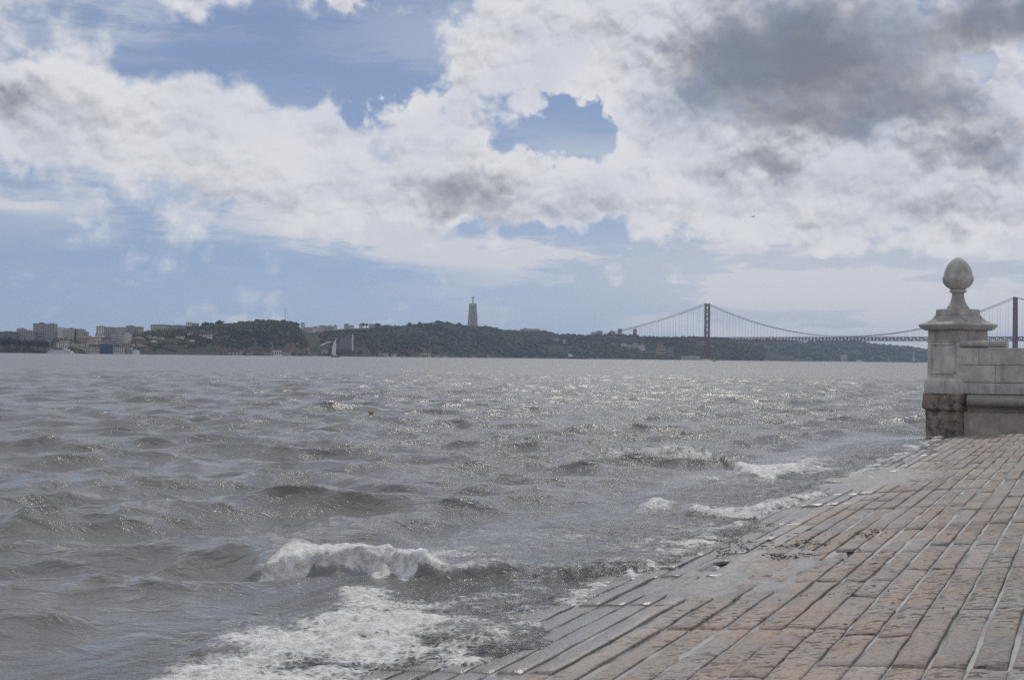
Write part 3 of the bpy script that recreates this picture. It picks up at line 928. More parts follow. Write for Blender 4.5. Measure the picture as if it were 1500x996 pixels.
for L in lam:
    L = L * wr.uniform(0.95, 1.05)
    k = 2 * PI / L
    a_ = (0.0072 if 0.6 < L < 3.0 else 0.0050 if L < 0.6 else 0.0036) * L ** 0.95 * math.exp(-0.5 * (L / 5.0) ** 4) * wr.uniform(0.5, 1.5)
    sp = 0.40 if L > 3 else 0.75
    hd = head0 + wr.normal(0, sp)
    kx, ky = k * math.cos(hd), k * math.sin(hd)
    ph = kx * bx + ky * by + wr.uniform(0, 2 * PI)
    res = np.clip(L / (2.6 * spacing) - 1.0, 0, 1)
    am = a_ * res * shoal * (gust if L < 3 else 1.0)
    s, c = np.sin(ph), np.cos(ph)
    dz += am * s
    dx += am * c * math.cos(hd) * 1.25
    dy += am * c * math.sin(hd) * 1.25
    chop += (a_ * k) ** 2 * (1 - res ** 2)
    tot += (a_ * k) ** 2
chop = np.sqrt(chop / tot + 0.12 * sstep(RR, 60, 250))
foam = np.zeros_like(bx)

near = RR < 60
N1 = near_fbm(bx * 1.3, by * 1.3, 4, 51); N2 = near_fbm(bx * 5, by * 5, 4, 61); N3 = near_fbm(bx * 14, by * 14, 3, 71)
tongue = near_fbm(V * 0.75, U * 0.3, 4, 44)
dz += np.exp(-((U - 0.2) / 0.9) ** 2) * inside * (0.17 * (tongue - 0.40) + 0.03 * (N1 - 0.5))

def line_fbm(x, f, sd):
    xs_ = np.linspace(-60, 60, 24001)
    return np.interp(x, xs_, fbm_np(xs_ * f, xs_ * 0 + sd * 0.37, 3, sd))

def crest(pts, wf, wb, lean, foam_pts=None, fw=0.35, lobes=None):
    """a breaking crest: pts (px, py of the foot, height m)"""
    P = [on_z(a, b, 0.0) for a, b, _ in pts]
    xs = np.array([p.x for p in P]); ys = np.array([p.y for p in P]); hs = np.array([h for *_, h in pts])
    o_ = np.argsort(xs); xs, ys, hs = xs[o_], ys[o_], hs[o_]
    xx = bx[:NR]
    s = by[:NR] - np.interp(xx, xs, ys) - 0.5 * (line_fbm(xx, 2.6, 81) - 0.5)
    hh = np.interp(xx, xs, hs, left=0, right=0) * (0.55 + 0.9 * line_fbm(xx, 4.1, 82))
    pr = np.where(s < 0, np.exp(-(s / wf) ** 2), np.exp(-(s / wb) ** 2))
    dz[:NR] += hh * pr
    dy[:NR] -= lean * hh * pr ** 2
    if foam_pts:
        fpx = np.array([on_z(a, float(np.interp(a, [p[0] for p in pts], [p[1] for p in pts])), 0.0).x for a, _ in foam_pts])
        fam = np.interp(xx, fpx, [f for _, f in foam_pts], left=0, right=0)
        lobe = 0.55 + 1.5 * line_fbm(xx, 5.0, 83)
        if lobes:
            lpx = np.array([on_z(a, float(np.interp(a, [p[0] for p in pts], [p[1] for p in pts])), 0.0).x for a, _ in lobes])
            lobe = (0.55 + 0.9 * line_fbm(xx, 6.0, 83)) * np.interp(xx, lpx, [l for _, l in lobes])
        ff = fam * np.where(s < 0, np.exp(-(s / (wf * 1.25 * lobe)) ** 4), np.exp(-(s / fw) ** 2))
        foam[:NR] = np.maximum(foam[:NR], ff)

# main breaker, its neighbours to the right, and low unbroken ones
crest([(60, 880, 0.0), (230, 862, 0.06), (330, 846, 0.12), (400, 838, 0.30), (480, 836, 0.29), (560, 838, 0.25), (620, 842, 0.20), (665, 848, 0.12), (760, 842, 0.09), (860, 834, 0.07), (960, 826, 0.04), (1000, 820, 0.0)], 0.20, 0.75, 0.55,
      [(370, 0.0), (395, 0.95), (470, 1.0), (540, 0.95), (620, 0.9), (660, 0.5), (760, 0.36), (880, 0.36), (960, 0.4), (1000, 0.0)], 0.50, [(385, 1.7), (430, 1.6), (455, 0.85), (505, 0.75), (525, 1.2), (570, 1.6), (600, 1.4), (620, 0.5), (660, 0.5), (1000, 1.0)])
crest([(985, 760, 0.0), (1020, 752, 0.09), (1060, 757, 0.13), (1110, 756, 0.12), (1150, 742, 0.09), (1200, 728, 0.06), (1230, 722, 0.0)], 0.22, 0.7, 0.5,
      [(1000, 0.1), (1030, 0.75), (1080, 0.85), (1120, 0.75), (1180, 0.55), (1225, 0.2)], 0.35)
crest([(820, 668, 0.0), (860, 668, 0.15), (960, 667, 0.17), (1040, 672, 0.15), (1080, 690, 0.13), (1120, 694, 0.12), (1160, 688, 0.10), (1200, 674, 0.07), (1240, 668, 0.0)], 0.55, 1.5, 0.4,
      [(840, 0.35), (950, 0.50), (1035, 0.50), (1060, 0.7), (1110, 0.8), (1160, 0.65), (1205, 0.4), (1235, 0.0)], 0.5)
crest([(910, 744, 0.0), (960, 742, 0.07), (1010, 740, 0.0)], 0.3, 0.8, 0.4, [(920, 0.2), (960, 0.75), (1000, 0.2)], 0.3)
crest([(-60, 650, 0.0), (40, 652, 0.16), (110, 655, 0.18), (200, 652, 0.12), (300, 648, 0.0)], 0.9, 1.6, 0.6)
crest([(20, 700, 0.0), (90, 712, 0.12), (150, 705, 0.10), (200, 695, 0.0)], 0.6, 1.2, 0.6)
crest([(-40, 775, 0.0), (40, 772, 0.09), (120, 760, 0.10), (220, 752, 0.09), (320, 745, 0.0)], 0.5, 1.2, 0.5)
crest([(490, 585, 0.0), (520, 586, 0.18), (590, 585, 0.17), (640, 584, 0.0)], 1.2, 2.0, 0.6)

def wash(lst):
    """sheets of foam left on the water: (px, py, rx m, ry m, strength)"""
    for (a, b, rx, ry, st) in lst:
        p = on_z(a, b, 0.03)
        d = np.hypot((bx[:NR] - p.x) / rx, (by[:NR] - p.y) / ry)
        g = np.exp(-(d ** 2.4)) * st
        foam[:NR] = np.maximum(foam[:NR], g * (0.40 + 1.2 * N1[:NR] * (0.5 + N2[:NR])))
wash([(340, 970, 0.42, 0.5, 1.0), (420, 935, 0.5, 0.55, 1.0), (500, 910, 0.42, 0.50, 1.0), (540, 945, 0.6, 0.5, 0.85), (450, 980, 0.7, 0.4, 0.85),
      (600, 985, 0.35, 0.4, 0.65), (660, 955, 0.3, 0.4, 0.5), (560, 880, 0.4, 0.3, 0.6), (540, 868, 0.25, 0.35, 0.75), (620, 880, 0.5, 0.35, 0.4), (690, 905, 0.5, 0.5, 0.42),
      (720, 940, 0.3, 0.5, 0.36), (775, 895, 0.45, 0.5, 0.5), (650, 985, 0.3, 0.3, 0.5), (840, 860, 0.7, 0.4, 0.3),
      (720, 800, 1.1, 0.5, 0.42), (830, 785, 1.2, 0.8, 0.42), (900, 800, 1.0, 0.6, 0.45), (960, 790, 0.6, 0.8, 0.5), (640, 810, 0.8, 0.4, 0.5), (990, 795, 0.5, 0.7, 0.6),
      (1000, 745, 1.1, 0.8, 0.4), (940, 755, 0.8, 0.7, 0.35), (1160, 735, 0.5, 1.0, 0.5), (1080, 700, 1.2, 1.0, 0.45), (1180, 680, 0.8, 2.0, 0.45), (1120, 690, 1.2, 0.6, 0.6), (780, 930, 0.4, 0.5, 0.3), (840, 890, 0.6, 0.5, 0.45), (700, 870, 0.7, 0.5, 0.40), (560, 905, 0.6, 0.5, 0.9), (380, 955, 0.4, 0.4, 1.0), (300, 990, 0.35, 0.35, 1.0), (620, 930, 0.5, 0.4, 0.5), (1010, 775, 0.8, 0.8, 0.5), (900, 825, 1.0, 0.4, 0.4)])
edge = np.exp(-((U - 0.15 - 0.6 * (N1 - 0.5)) / 0.30) ** 2) * inside * near
foam = np.maximum(foam, edge * (0.15 + 0.80 * N2) * 0.85)
shelf = np.exp(-((U + 0.5) / 0.8) ** 2) * inside * near
foam = np.maximum(foam, shelf * 0.34 * sstep(N1 * 0.6 + N2 * 0.4, 0.36, 0.62))
foam = np.clip(foam, 0, 1.1) * near
lump = np.where(near, foam, 0)
dz += lump * (0.11 * (N2 - 0.42) + 0.05 * (N3 - 0.5))
dy -= lump * 0.16 * (near_fbm(bx * 6 + 40, by * 6, 3, 66) - 0.5)
dx += lump * 0.12 * (near_fbm(bx * 6 + 90, by * 6, 3, 67) - 0.5)
dz += np.where(near, 0.012 * (N3 - 0.5) * sstep(U, -2.5, -0.2), 0)

zw = dz
wx, wy = bx + dx, by + dy
Uw = NV.x * wx + NV.y * wy + C0
depth = np.where(V < V_END, zw - zr(Uw), 3.0)
keep = (Uw < 2.2) | (V > V_END - 1)
qd = grid_quads(len(R), len(th))
kf = keep.ravel()
qd = qd[kf[qd].any(1)]
river = big_mesh('river', np.stack([wx, wy, zw], -1).reshape(-1, 3), qd, M_WATER, True, None,
                 {'foam': foam, 'depth': depth, 'chop': chop, 'glit': (0.05 + 0.95 * sstep(RR, 30, 90)) * (1 - 0.35 * sstep(RR, 250, 900))})
tag(river, 'choppy grey river with small breakers washing onto the ramp', None, None, 'structure')

# spray thrown up along the breaking crest
g_ = np.random.default_rng(9); vs, fs = [], []
OCT = np.array([(1, 0, 0), (-1, 0, 0), (0, 1, 0), (0, -1, 0), (0, 0, 1), (0, 0, -1)], float)
OCF = np.array([(0, 2, 4), (2, 1, 4), (1, 3, 4), (3, 0, 4), (2, 0, 5), (1, 2, 5), (3, 1, 5), (0, 3, 5)])
c_ = 0
for (xa, xb, ya, h0, n_) in ((385, 470, 838, 0.34, 150), (470, 640, 840, 0.30, 160), (1030, 1120, 756, 0.14, 60), (1070, 1150, 692, 0.14, 50), (330, 560, 925, 0.05, 30)):
    for _ in range(n_):
        p = on_z(g_.uniform(xa, xb), ya + g_.normal(0, 6), 0.0)
        z_ = h0 * g_.uniform(0.3, 1.05) + abs(g_.normal(0, 0.05))
        r_ = 0.0022 + 0.005 * g_.random() ** 3
        vs.append(OCT * r_ * (1 + g_.normal(0, 0.2, (6, 1))) + np.array([p.x, p.y + g_.normal(0, 0.1) - 0.05, z_])); fs.append(OCF + 6 * c_); c_ += 1
M_SPRAY = mat_plain('white_spray', (0.85, 0.85, 0.85), 0.3, 0.05, 5.0)
o = big_mesh('spray', np.concatenate(vs), np.concatenate(fs), M_SPRAY, True)
tag(o, 'white droplets of spray over the breaking waves', 'spray', kind='stuff')

# ------------------------------------------------------------------ far shore: hills
def shore_Y(px):
    return np.interp(px, [-400, 0, 95, 300, 530, 740, 1036, 1200, 1360, 1900], [2200, 2230, 2250, 2500, 2950, 3950, 4215, 5000, 6300, 7200])

HILLS = {}
def hill(name, label, mat, crest_pts, W_, prof, px0, px1, dY=0, seed=0, Yf=None, rough=1.0, rocky=((0, 0.0), (1, 0.0))):
    xs = np.arange(px0, px1 + 0.1, 2.5)
    cx_ = [c[0] for c in crest_pts]; cy_ = [c[1] for c in crest_pts]
    ts = np.concatenate([np.linspace(0, 1, 22), np.linspace(1.1, 2.0, 6)])
    tp = [p[0] for p in prof]; hp = [p[1] for p in prof]
    V3 = np.zeros((len(ts), len(xs), 3))
    for j, px in enumerate(xs):
        Ys = (Yf(px) if Yf else float(shore_Y(px))) + dY
        Ys += 60 * (float(fbm_np(np.array([px * 0.02]), np.array([seed + .5]), 3, seed)[0]) - 0.5)
        zc = at(px, float(np.interp(px, cx_, cy_)), Ys + W_).z
        for i, t in enumerate(ts):
            Yd = Ys + t * W_
            X_ = at(px, 500, Yd).x
            V3[i, j] = (X_, Yd, zc * float(np.interp(t, tp, hp)))
    nz_ = fbm_np(V3[..., 0] * 0.02, V3[..., 1] * 0.02, 4, seed + 3) - 0.5
    amp = np.interp(ts, [0, 0.15, 0.7, 0.95, 1.05, 2], [0, 12, 9, 2.0, 2, 4])[:, None] * rough
    V3[..., 2] += nz_ * amp
    V3[0, :, 2] = -2.0
    rk = np.interp(xs, [c[0] for c in rocky], [c[1] for c in rocky])
    o = big_mesh(name, V3.reshape(-1, 3), grid_quads(len(ts), len(xs)), mat, True, None, {'rocky': np.repeat(rk[None], len(ts), 0)})
    tag(o, label, None, None, 'structure')
    HILLS[name] = (xs, ts, V3)
    return o

CR_A = [(-200, 494), (0, 494), (60, 495), (130, 494), (170, 491), (205, 487), (225, 485), (260, 482), (285, 480), (320, 476), (350, 474), (380, 470.5), (405, 469.5), (425, 472), (434, 476), (440, 484), (446, 496), (452, 508), (458, 519), (466, 522)]
CR_B = [(380, 483), (440, 481), (470, 482), (500, 480), (520, 478.5), (545, 477.5), (560, 478), (590, 478), (620, 475), (640, 473), (660, 475), (680, 477.5), (700, 478.5), (728, 479.5), (738, 484), (760, 485.5), (775, 485), (800, 485), (815, 489), (830, 489.5), (860, 491), (880, 490.5), (900, 489.5), (930, 491), (960, 492), (1010, 493), (1040, 494.5), (1062, 497), (1085, 503), (1120, 512), (1160, 522), (1200, 529)]
CR_C = [(960, 497), (1035, 498), (1060, 499), (1100, 500), (1150, 500.5), (1175, 503.5), (1200, 502.5), (1250, 501.5), (1280, 506), (1300, 508), (1330, 510), (1357, 514), (1420, 518), (1500, 521), (1700, 524)]
CLIFF = [(0, 0), (0.05, 0.03), (0.09, 0.10), (0.2, 0.34), (0.34, 0.62), (0.5, 0.80), (0.75, 0.93), (1, 1), (2, 0.95)]
SLOPE_P = [(0, 0), (0.04, 0.03), (0.12, 0.12), (0.3, 0.42), (0.5, 0.68), (0.75, 0.88), (1, 1), (2, 0.93)]
hill('distant_hill', 'distant dark hill beyond the suspension bridge', M_HILL_C, CR_C, 900, SLOPE_P, 960, 1900, 0, 31, rough=1.2, Yf=lambda p: float(np.interp(p, [960, 1100, 1360, 1900], [5000, 5300, 6300, 7200])))
hill('wooded_hill', 'long dark wooded ridge below the monument', M_HILL_B, [(x, y + (1.3 if x > 552 else 2.2)) for x, y in CR_B], 420, SLOPE_P, 380, 1200, 0, 17, rocky=((430, 0.5), (470, 0.45), (530, 0.35), (560, 0.25), (590, 0.12), (930, 0.12), (950, 0.5), (970, 0.1)), Yf=lambda p: float(np.interp(p, [380, 530, 740, 1036, 1200], [2900, 2950, 3900, 4180, 4400])))
hill('cliff_hill', 'dark cliff topped hill above the waterfront', M_HILL_A, [(x, y + (1.0 if x > 210 else 3.0)) for x, y in CR_A], 260, CLIFF, -420, 466, 0, 5, rocky=((60, 0.15), (240, 0.15), (280, 0.25), (400, 0.25), (425, 0.3), (440, 0.8)))

def surf(hname, px, t):
    xs, ts, V3 = HILLS[hname]
    j = np.clip((px - xs[0]) / 2.5, 0, len(xs) - 1.001); i = np.clip(np.interp(t, ts, np.arange(len(ts))), 0, len(ts) - 1.001)
    j0, i0 = int(j), int(i); fj, fi = j - j0, i - i0
    return (V3[i0, j0] * (1 - fj) + V3[i0, j0 + 1] * fj) * (1 - fi) + (V3[i0 + 1, j0] * (1 - fj) + V3[i0 + 1, j0 + 1] * fj) * fi

# woods: crowns beyond counting
PHI = (1 + 5 ** 0.5) / 2
ICO = np.array([(-1, PHI, 0), (1, PHI, 0), (-1, -PHI, 0), (1, -PHI, 0), (0, -1, PHI), (0, 1, PHI), (0, -1, -PHI), (0, 1, -PHI), (PHI, 0, -1), (PHI, 0, 1), (-PHI, 0, -1), (-PHI, 0, 1)]) / 1.9
ICF = np.array([(0, 11, 5), (0, 5, 1), (0, 1, 7), (0, 7, 10), (0, 10, 11), (1, 5, 9), (5, 11, 4), (11, 10, 2), (10, 7, 6), (7, 1, 8), (3, 9, 4), (3, 4, 2), (3, 2, 6), (3, 6, 8), (3, 8, 9), (4, 9, 5), (2, 4, 11), (6, 2, 10), (8, 6, 7), (9, 8, 1)])
def woods(name, label, hname, n, px0, px1, t0, t1, rad, dens_seed, thr):
    vs, fs = [], []
    g = np.random.default_rng(dens_seed)
    c = 0
    for _ in range(n):
        px = g.uniform(px0, px1); t = t0 + (t1 - t0) * g.random() ** 0.8
        p = surf(hname, px, t)
        if p[2] < 3: continue
        if float(fbm_np(np.array([p[0] * 0.006]), np.array([p[1] * 0.012 + p[2] * 0.02]), 3, dens_seed)[0]) < thr: continue
        r = rad * g.uniform(0.45, 1.25)
        vv = ICO * (1 + g.normal(0, 0.22, (12, 1)))
        vv = vv * np.array([r * g.uniform(0.8, 1.3), r, r * g.uniform(0.65, 1.05)]) + p + np.array([0, 0, r * 0.45])
        vs.append(vv); fs.append(ICF + 12 * c); c += 1
    o = big_mesh(name, np.concatenate(vs), np.concatenate(fs), M_WOOD, False)
    tag(o, label, 'woodland', kind='stuff')
woods('woodland', 'scrub and trees covering the cliff hill', 'cliff_hill', 3900, 205, 449, 0.16, 1.0, 3.6, 3, 0.36)
woods('woodland', 'scrub between the houses of the left town', 'cliff_hill', 900, -150, 240, 0.3, 0.9, 3.2, 6, 0.45)
woods('woodland', 'dense dark woods on the ridge below the monument', 'wooded_hill', 12500, 545, 1120, 0.06, 0.98, 5.2, 4, 0.39)
woods('woodland', 'sparse trees between houses in the gap behind the cliff', 'wooded_hill', 500, 470, 550, 0.05, 0.75, 4.5, 8, 0.30)
woods('woodland', 'woods on the distant hill beyond the bridge', 'distant_hill', 4200, 1000, 1560, 0.05, 1.02, 10.0, 5, 0.33)

# ------------------------------------------------------------------ single trees on the skylines
def tree(px, ytop, ybase, Yd, wpx, label, kind='round', group=None, name='pine_tree'):
    b = at(px, ybase, Yd); h = at(px, ytop, Yd).z - b.z; w = wpx * Yd / F / 2
    t = empty(name, (b.x, b.y, b.z - 1.0))
    tag(t, label, 'tree', group)
    g = random.Random(int(px * 10) + int(ytop))
    tr = MB()
    tr.tube([(0, 0, 0), (0.02 * w, 0, h * 0.45), (0.05 * w, 0, h * 0.75)], [h * 0.05, h * 0.035, h * 0.02], 6)
    for k in range(4):
        a = g.uniform(0, 2 * PI)
        tr.tube([(0, 0, h * 0.45), (math.cos(a) * w * 0.5, math.sin(a) * w * 0.5, h * 0.75)], [h * 0.02, h * 0.01], 5)
    tr.build('trunk', M_BARK, t)
    cr = MB()
    n = 170
    for i in range(n):
        if kind == 'round':
            a, rr = g.uniform(0, 2 * PI), math.sqrt(g.random())
            lob = 0.75 + 0.3 * math.sin(3 * a + px)
            x_, y_ = w * rr * lob * math.cos(a), w * rr * lob * math.sin(a)
            z_ = h * (0.58 + 0.38 * math.sqrt(max(0, 1 - rr * rr)) * g.uniform(-0.6, 1.0))
        else:
            tt = g.random()
            a, rr = g.uniform(0, 2 * PI), w * (1 - tt) * math.sqrt(g.random())
            x_, y_, z_ = rr * math.cos(a), rr * math.sin(a), h * (0.12 + 0.88 * tt)
        s = g.uniform(0.10, 0.24) * w if kind == 'round' else g.uniform(0.15, 0.3) * w
        vv = [(x_ + g.gauss(0, s), y_ + g.gauss(0, s), z_ + g.gauss(0, s * 0.8)) for _ in range(4)]
        cr.add(vv, [(0, 1, 2), (0, 2, 3), (0, 3, 1), (1, 3, 2)])
    cr.build('crown', M_LEAF, t)
for (px, yt, yb, wp, lab) in (
    (301, 471.5, 481, 13, 'round dark tree left of a pair on the cliff skyline'),
    (311, 472.0, 480, 9, 'small round tree in the middle of three on the skyline'),
    (321.5, 468.5, 479, 13, 'tallest round dark tree on the skyline above the cliff'),
    (353, 469.5, 477, 12, 'round tree at the left end of the cliff top'),
    (377, 467.0, 473, 10, 'low tree crown on the cliff top beside the bare summit'),
    (415, 469.0, 475, 12, 'low spreading tree near the right end of the cliff top'),
    (434, 471.5, 480, 9, 'round tree on the cliff edge beside the pale tower block')):
    tree(px, yt, yb, float(shore_Y(px)) + 255, wp, lab)
tree(110, 482, 503, 2330, 6, 'tall dark conifer standing among the riverside town houses', 'cone', name='conifer')
for (px, yt, yb, wp, lab) in (
    (532, 472, 480, 6, 'small dark tree on the ridge left of the wooded hill'),
    (537, 472.5, 480, 5, 'slim dark tree beside another on the town ridge'),
    (553, 472.5, 480, 9, 'broad dark tree where the wooded ridge begins'),
    (600, 472.0, 480, 8, 'bushy tree rising above the ridge line at left of the summit'),
    (615, 471.0, 479, 7, 'bushy tree close to the wooded summit'),
    (642, 469.0, 477, 12, 'tree on the highest point of the wooded ridge'),
    (655, 470.5, 478, 9, 'tree just right of the highest point of the ridge'),
    (672, 472.0, 480, 8, 'tree on the ridge nearest the monument')):
    tree(px, yt, yb, float(np.interp(px, [380, 530, 740], [2900, 2950, 3900])) + 425, wp, lab)
for k, (px, yt, yb, wp) in enumerate(((8, 494, 511, 22), (24, 495, 511, 20), (40, 496.5, 512, 20), (55, 498, 512, 18), (66, 499, 513, 14))):
    tree(px, yt, yb, 2275, wp, ['dark waterside tree at the left edge of the picture', 'second dark waterside tree from the left edge', 'third dark waterside tree from the left edge', 'fourth dark waterside tree from the left edge', 'last dark waterside tree before the moored ferry'][k], group='trees along the left waterfront', name='waterside_tree')

# ------------------------------------------------------------------ buildings
def auto_Y(px, y, hname='cliff_hill'):
    for t in np.linspace(0.03, 1.0, 80):
        p = surf(hname, px, t)
        if at(px, y, p[1]).z <= p[2]: return float(p[1])
    return None

def bld(name, label, x0, x1, y0, y1, Yd, wall, roof='flat', rmat='groof', fl=0, nw=0, depth=None, yaw=0.0, cat='building', group=None, sink=8.0, bal=False):
    if x1 < 320 and 2335 < Yd < 2660 and 489 < y1 < 514:
        Yd = auto_Y((x0 + x1) / 2, y1) or Yd
    a, b = at(x0, y1, Yd), at(x1, y1, Yd)
    wd = b.x - a.x; zt = at((x0 + x1) / 2, y0, Yd).z; zb = a.z
    h = zt - zb
    dp = depth or max(8.0, min(wd * 0.8, 18.0))
    t = empty(name, ((a.x + b.x) / 2, Yd + dp / 2, zb), yaw)
    tag(t, label, cat, group)
    eh = h * (0.70 if roof in ('gable', 'hip') else 0.96)
    MB().box((0, 0, (eh - sink) / 2), (wd, dp, eh + sink)).build('wall', MW[wall], t)
    if roof == 'flat':
        m_ = MB().box((0, 0, eh + 0.25), (wd + 0.5, dp + 0.5, 0.5))
        r_ = m_.build('roof', MW[rmat], t)
        if h > 14:
            MB().box((wd * 0.12, 0, eh + 0.5 + h * 0.03), (wd * 0.3, dp * 0.5, h * 0.06)).build('stair_head', MW[wall], r_)
    elif roof == 'gable':
        MB().prism([(-wd / 2 - .4, eh), (wd / 2 + .4, eh), (wd / 2 - wd * 0.04, h), (-wd / 2 + wd * 0.04, h)] if wd > dp * 1.2 else [(-wd / 2 - .4, eh), (wd / 2 + .4, eh), (0, h)], -dp / 2 - .4, dp / 2 + .4).build('roof', MW[rmat], t)
    else:
        q_ = 0.5 * min(wd, dp)
        MB().add([(-wd / 2 - .4, -dp / 2 - .4, eh), (wd / 2 + .4, -dp / 2 - .4, eh), (wd / 2 + .4, dp / 2 + .4, eh), (-wd / 2 - .4, dp / 2 + .4, eh), (-wd / 2 + q_, 0, h), (wd / 2 - q_, 0, h)],
                 [(0, 1, 5, 4), (1, 2, 5), (2, 3, 4, 5), (3, 0, 4), (3, 2, 1, 0)]).build('roof', MW[rmat], t)
    if fl and nw:
        m_ = MB()
        fh = eh / fl; cw = wd / nw
        for i in range(fl):
            for j in range(nw):
                m_.box((-wd / 2 + cw * (j + .5), -dp / 2 - 0.06, fh * (i + .55)), (cw * 0.5, 0.3, fh * 0.5))
            m2 = int(dp / 4)
            for j in range(m2):
                for sx in (-1, 1):
                    m_.box((sx * (wd / 2 + 0.05), -dp / 2 + dp / m2 * (j + .5), fh * (i + .55)), (0.3, dp / m2 * 0.45, fh * 0.5))
        w_ = m_.build('windows', MW['win'], t); w_['kind'] = 'stuff'
    if bal:
        fh = eh / fl
        for i in range(1, fl):
            MB().box((0, -dp / 2 - 0.75, fh * i), (wd * 0.96, 1.5, 0.9)).build('balcony', MW['white' if wall != 'white' else 'grey'], t)
    return t

A = 'apartment_block'
bld(A, 'shaded left face of the tall grey tower block on the left skyline', 48, 64, 473, 500, 2560, 'dark', fl=11, nw=5, depth=20, bal=True)  # left face of one grey block, its shade put into the wall colour
bld(A, 'lighter right face of the tall grey tower block on the left skyline', 64.3, 79.5, 473.6, 500, 2566, 'grey', fl=11, nw=4, depth=18)  # right face of the same block, in the lighter grey
bld(A, 'long low grey apartment block at the left edge of the skyline', -14, 24, 485.5, 500, 2560, 'dark', fl=5, nw=12)
bld(A, 'pale striped apartment block just left of the tall tower', 24.5, 47.5, 484, 500, 2540, 'grey', fl=5, nw=7)
bld('house', 'round topped house roof above the long grey block', 24, 36, 480, 486, 2640, 'pink', 'hip', 'roof')
bld(A, 'blank white end wall of block right of the tall tower', 80, 92, 480, 498, 2520, 'white')
bld(A, 'cream six storey block between white wall and conifer', 92.3, 109, 480.5, 499, 2525, 'cream', fl=6, nw=6, bal=True)
bld(A, 'cream stepped block right behind the tall conifer', 109.3, 122, 482, 499, 2530, 'cream', fl=5, nw=5)
bld(A, 'short grey block at the right foot of the stepped block', 122.2, 128, 486, 499, 2500, 'grey', fl=4, nw=2)
bld('house', 'pink house with wide terracotta roof below the cream blocks', 112, 137, 491.5, 502, 2440, 'pink', 'hip', 'roof', fl=2, nw=6)
bld('house', 'small pale house with terracotta roof under the pink house', 128, 146, 496, 505, 2400, 'cream', 'hip', 'roof', fl=2, nw=4)
bld('house', 'narrow white three storey house left of the grey flats', 139, 150, 488.5, 500, 2450, 'white', 'flat', 'roof', fl=3, nw=3)
bld(A, 'white tower block at the left end of the second skyline group', 140.5, 152, 477.2, 495, 2560, 'white', fl=6, nw=3)
bld(A, 'white block adjoining the second skyline group tower', 152.2, 163, 479, 495, 2560, 'grey', fl=6, nw=4)
bld(A, 'long cream block in the middle of the second skyline group', 163.2, 184, 479.3, 492, 2570, 'cream', fl=4, nw=8, bal=True)
bld(A, 'pale block with roof tower right of the long cream block', 184.2, 195, 477, 492, 2570, 'grey', fl=5, nw=4)
bld(A, 'last stepped pale block of the second skyline group', 195.2, 207.5, 478.5, 492, 2572, 'cream', fl=4, nw=5)
bld(A, 'grey five storey flats with many windows below the skyline group', 163, 178, 487.8, 505, 2470, 'grey', fl=5, nw=6, bal=True)
bld(A, 'pale five storey flats beside the grey flats', 178.2, 190, 488.2, 503, 2474, 'white', fl=5, nw=5)
bld('house', 'brown house with dark roof right of the flats', 193, 209, 493, 504, 2440, 'stone', 'hip', 'roof', fl=2, nw=4)
bld('warehouse', 'long white roofed shed on the slope right of the flats', 210, 237, 494.5, 500, 2470, 'stone', 'gable', 'groof')
bld(A, 'cream long block at left end of the ridge top row', 220.5, 245, 475.3, 487, 2680, 'cream', fl=3, nw=9)
bld(A, 'grey long block at right end of the ridge top row', 245.3, 270, 476.3, 486, 2690, 'grey', fl=3, nw=10)
bld(A, 'pale square block alone on the ridge beside the trees', 272, 281, 472, 482, 2720, 'white', fl=4, nw=3)
bld(A, 'grey square block next to the pale ridge block', 281.3, 290, 473.3, 482, 2722, 'grey', fl=4, nw=3)
bld('house', 'white gabled house high on the cliff slope', 274, 281, 485.5, 494, 2640, 'white', 'gable', 'roof', fl=2, nw=2)
bld('house', 'long white terrace house on the cliff slope', 281.5, 308, 488.5, 494.5, 2650, 'white', 'gable', 'roof', fl=1, nw=8)
bld('house', 'cream cottage left of the white gabled house', 257, 269, 491.5, 496, 2600, 'cream', 'gable', 'roof')
bld('house', 'low white wall house below the terrace on the slope', 272, 284, 498, 501.5, 2590, 'white', 'flat', 'groof')
bld('warehouse', 'bright blue boathouse on the town waterfront', 145, 165, 504, 513, 2330, 'blue', 'gable', 'blue')
bld('warehouse', 'stone fort like wall building on the bank below the slope', 237, 272, 505.5, 513, 2470, 'stone', 'flat', 'roof', fl=1, nw=10)
bld('warehouse', 'pale quayside shed right of the blue boathouse', 165.5, 181, 508, 517, 2330, 'cream', 'flat', 'groof', fl=2, nw=5)
bld('warehouse', 'grey quayside shed with small windows before the stone wall', 181.3, 192, 509, 517.5, 2340, 'grey', 'gable', 'groof', fl=1, nw=4)
bld('warehouse', 'low white tent roofed kiosk on the quay', 192.5, 202, 512.5, 518, 2345, 'white', 'hip', 'groof')
bld('warehouse', 'beige quayside hall left of the blue boathouse', 122, 144.5, 508, 517, 2320, 'cream', 'flat', 'roof', fl=2, nw=7)
bld('house', 'cream townhouse row above the ferry', 98, 121.5, 503.5, 513, 2330, 'cream', 'hip', 'roof', fl=2, nw=7)
bld('house', 'white townhouse with dark windows left of the townhouse row', 82, 97.5, 498, 511, 2345, 'white', 'hip', 'roof', fl=3, nw=5)
bld('house', 'stepped grey house above the stern of the ferry', 61, 81.5, 505, 514, 2330, 'grey', 'hip', 'roof', fl=2, nw=5)
bld('house', 'brown stone house behind the townhouse row', 122, 142, 502.5, 508.5, 2370, 'stone', 'hip', 'roof', fl=1, nw=5)
bld('house', 'red roofed house right of the narrow white house', 151, 162.5, 498, 505, 2400, 'brick', 'hip', 'roof')
bld('house', 'dim stone house under the white shed', 196, 214, 505, 511, 2400, 'stone', 'hip', 'roof', fl=1, nw=4)
rs = random.Random(77)
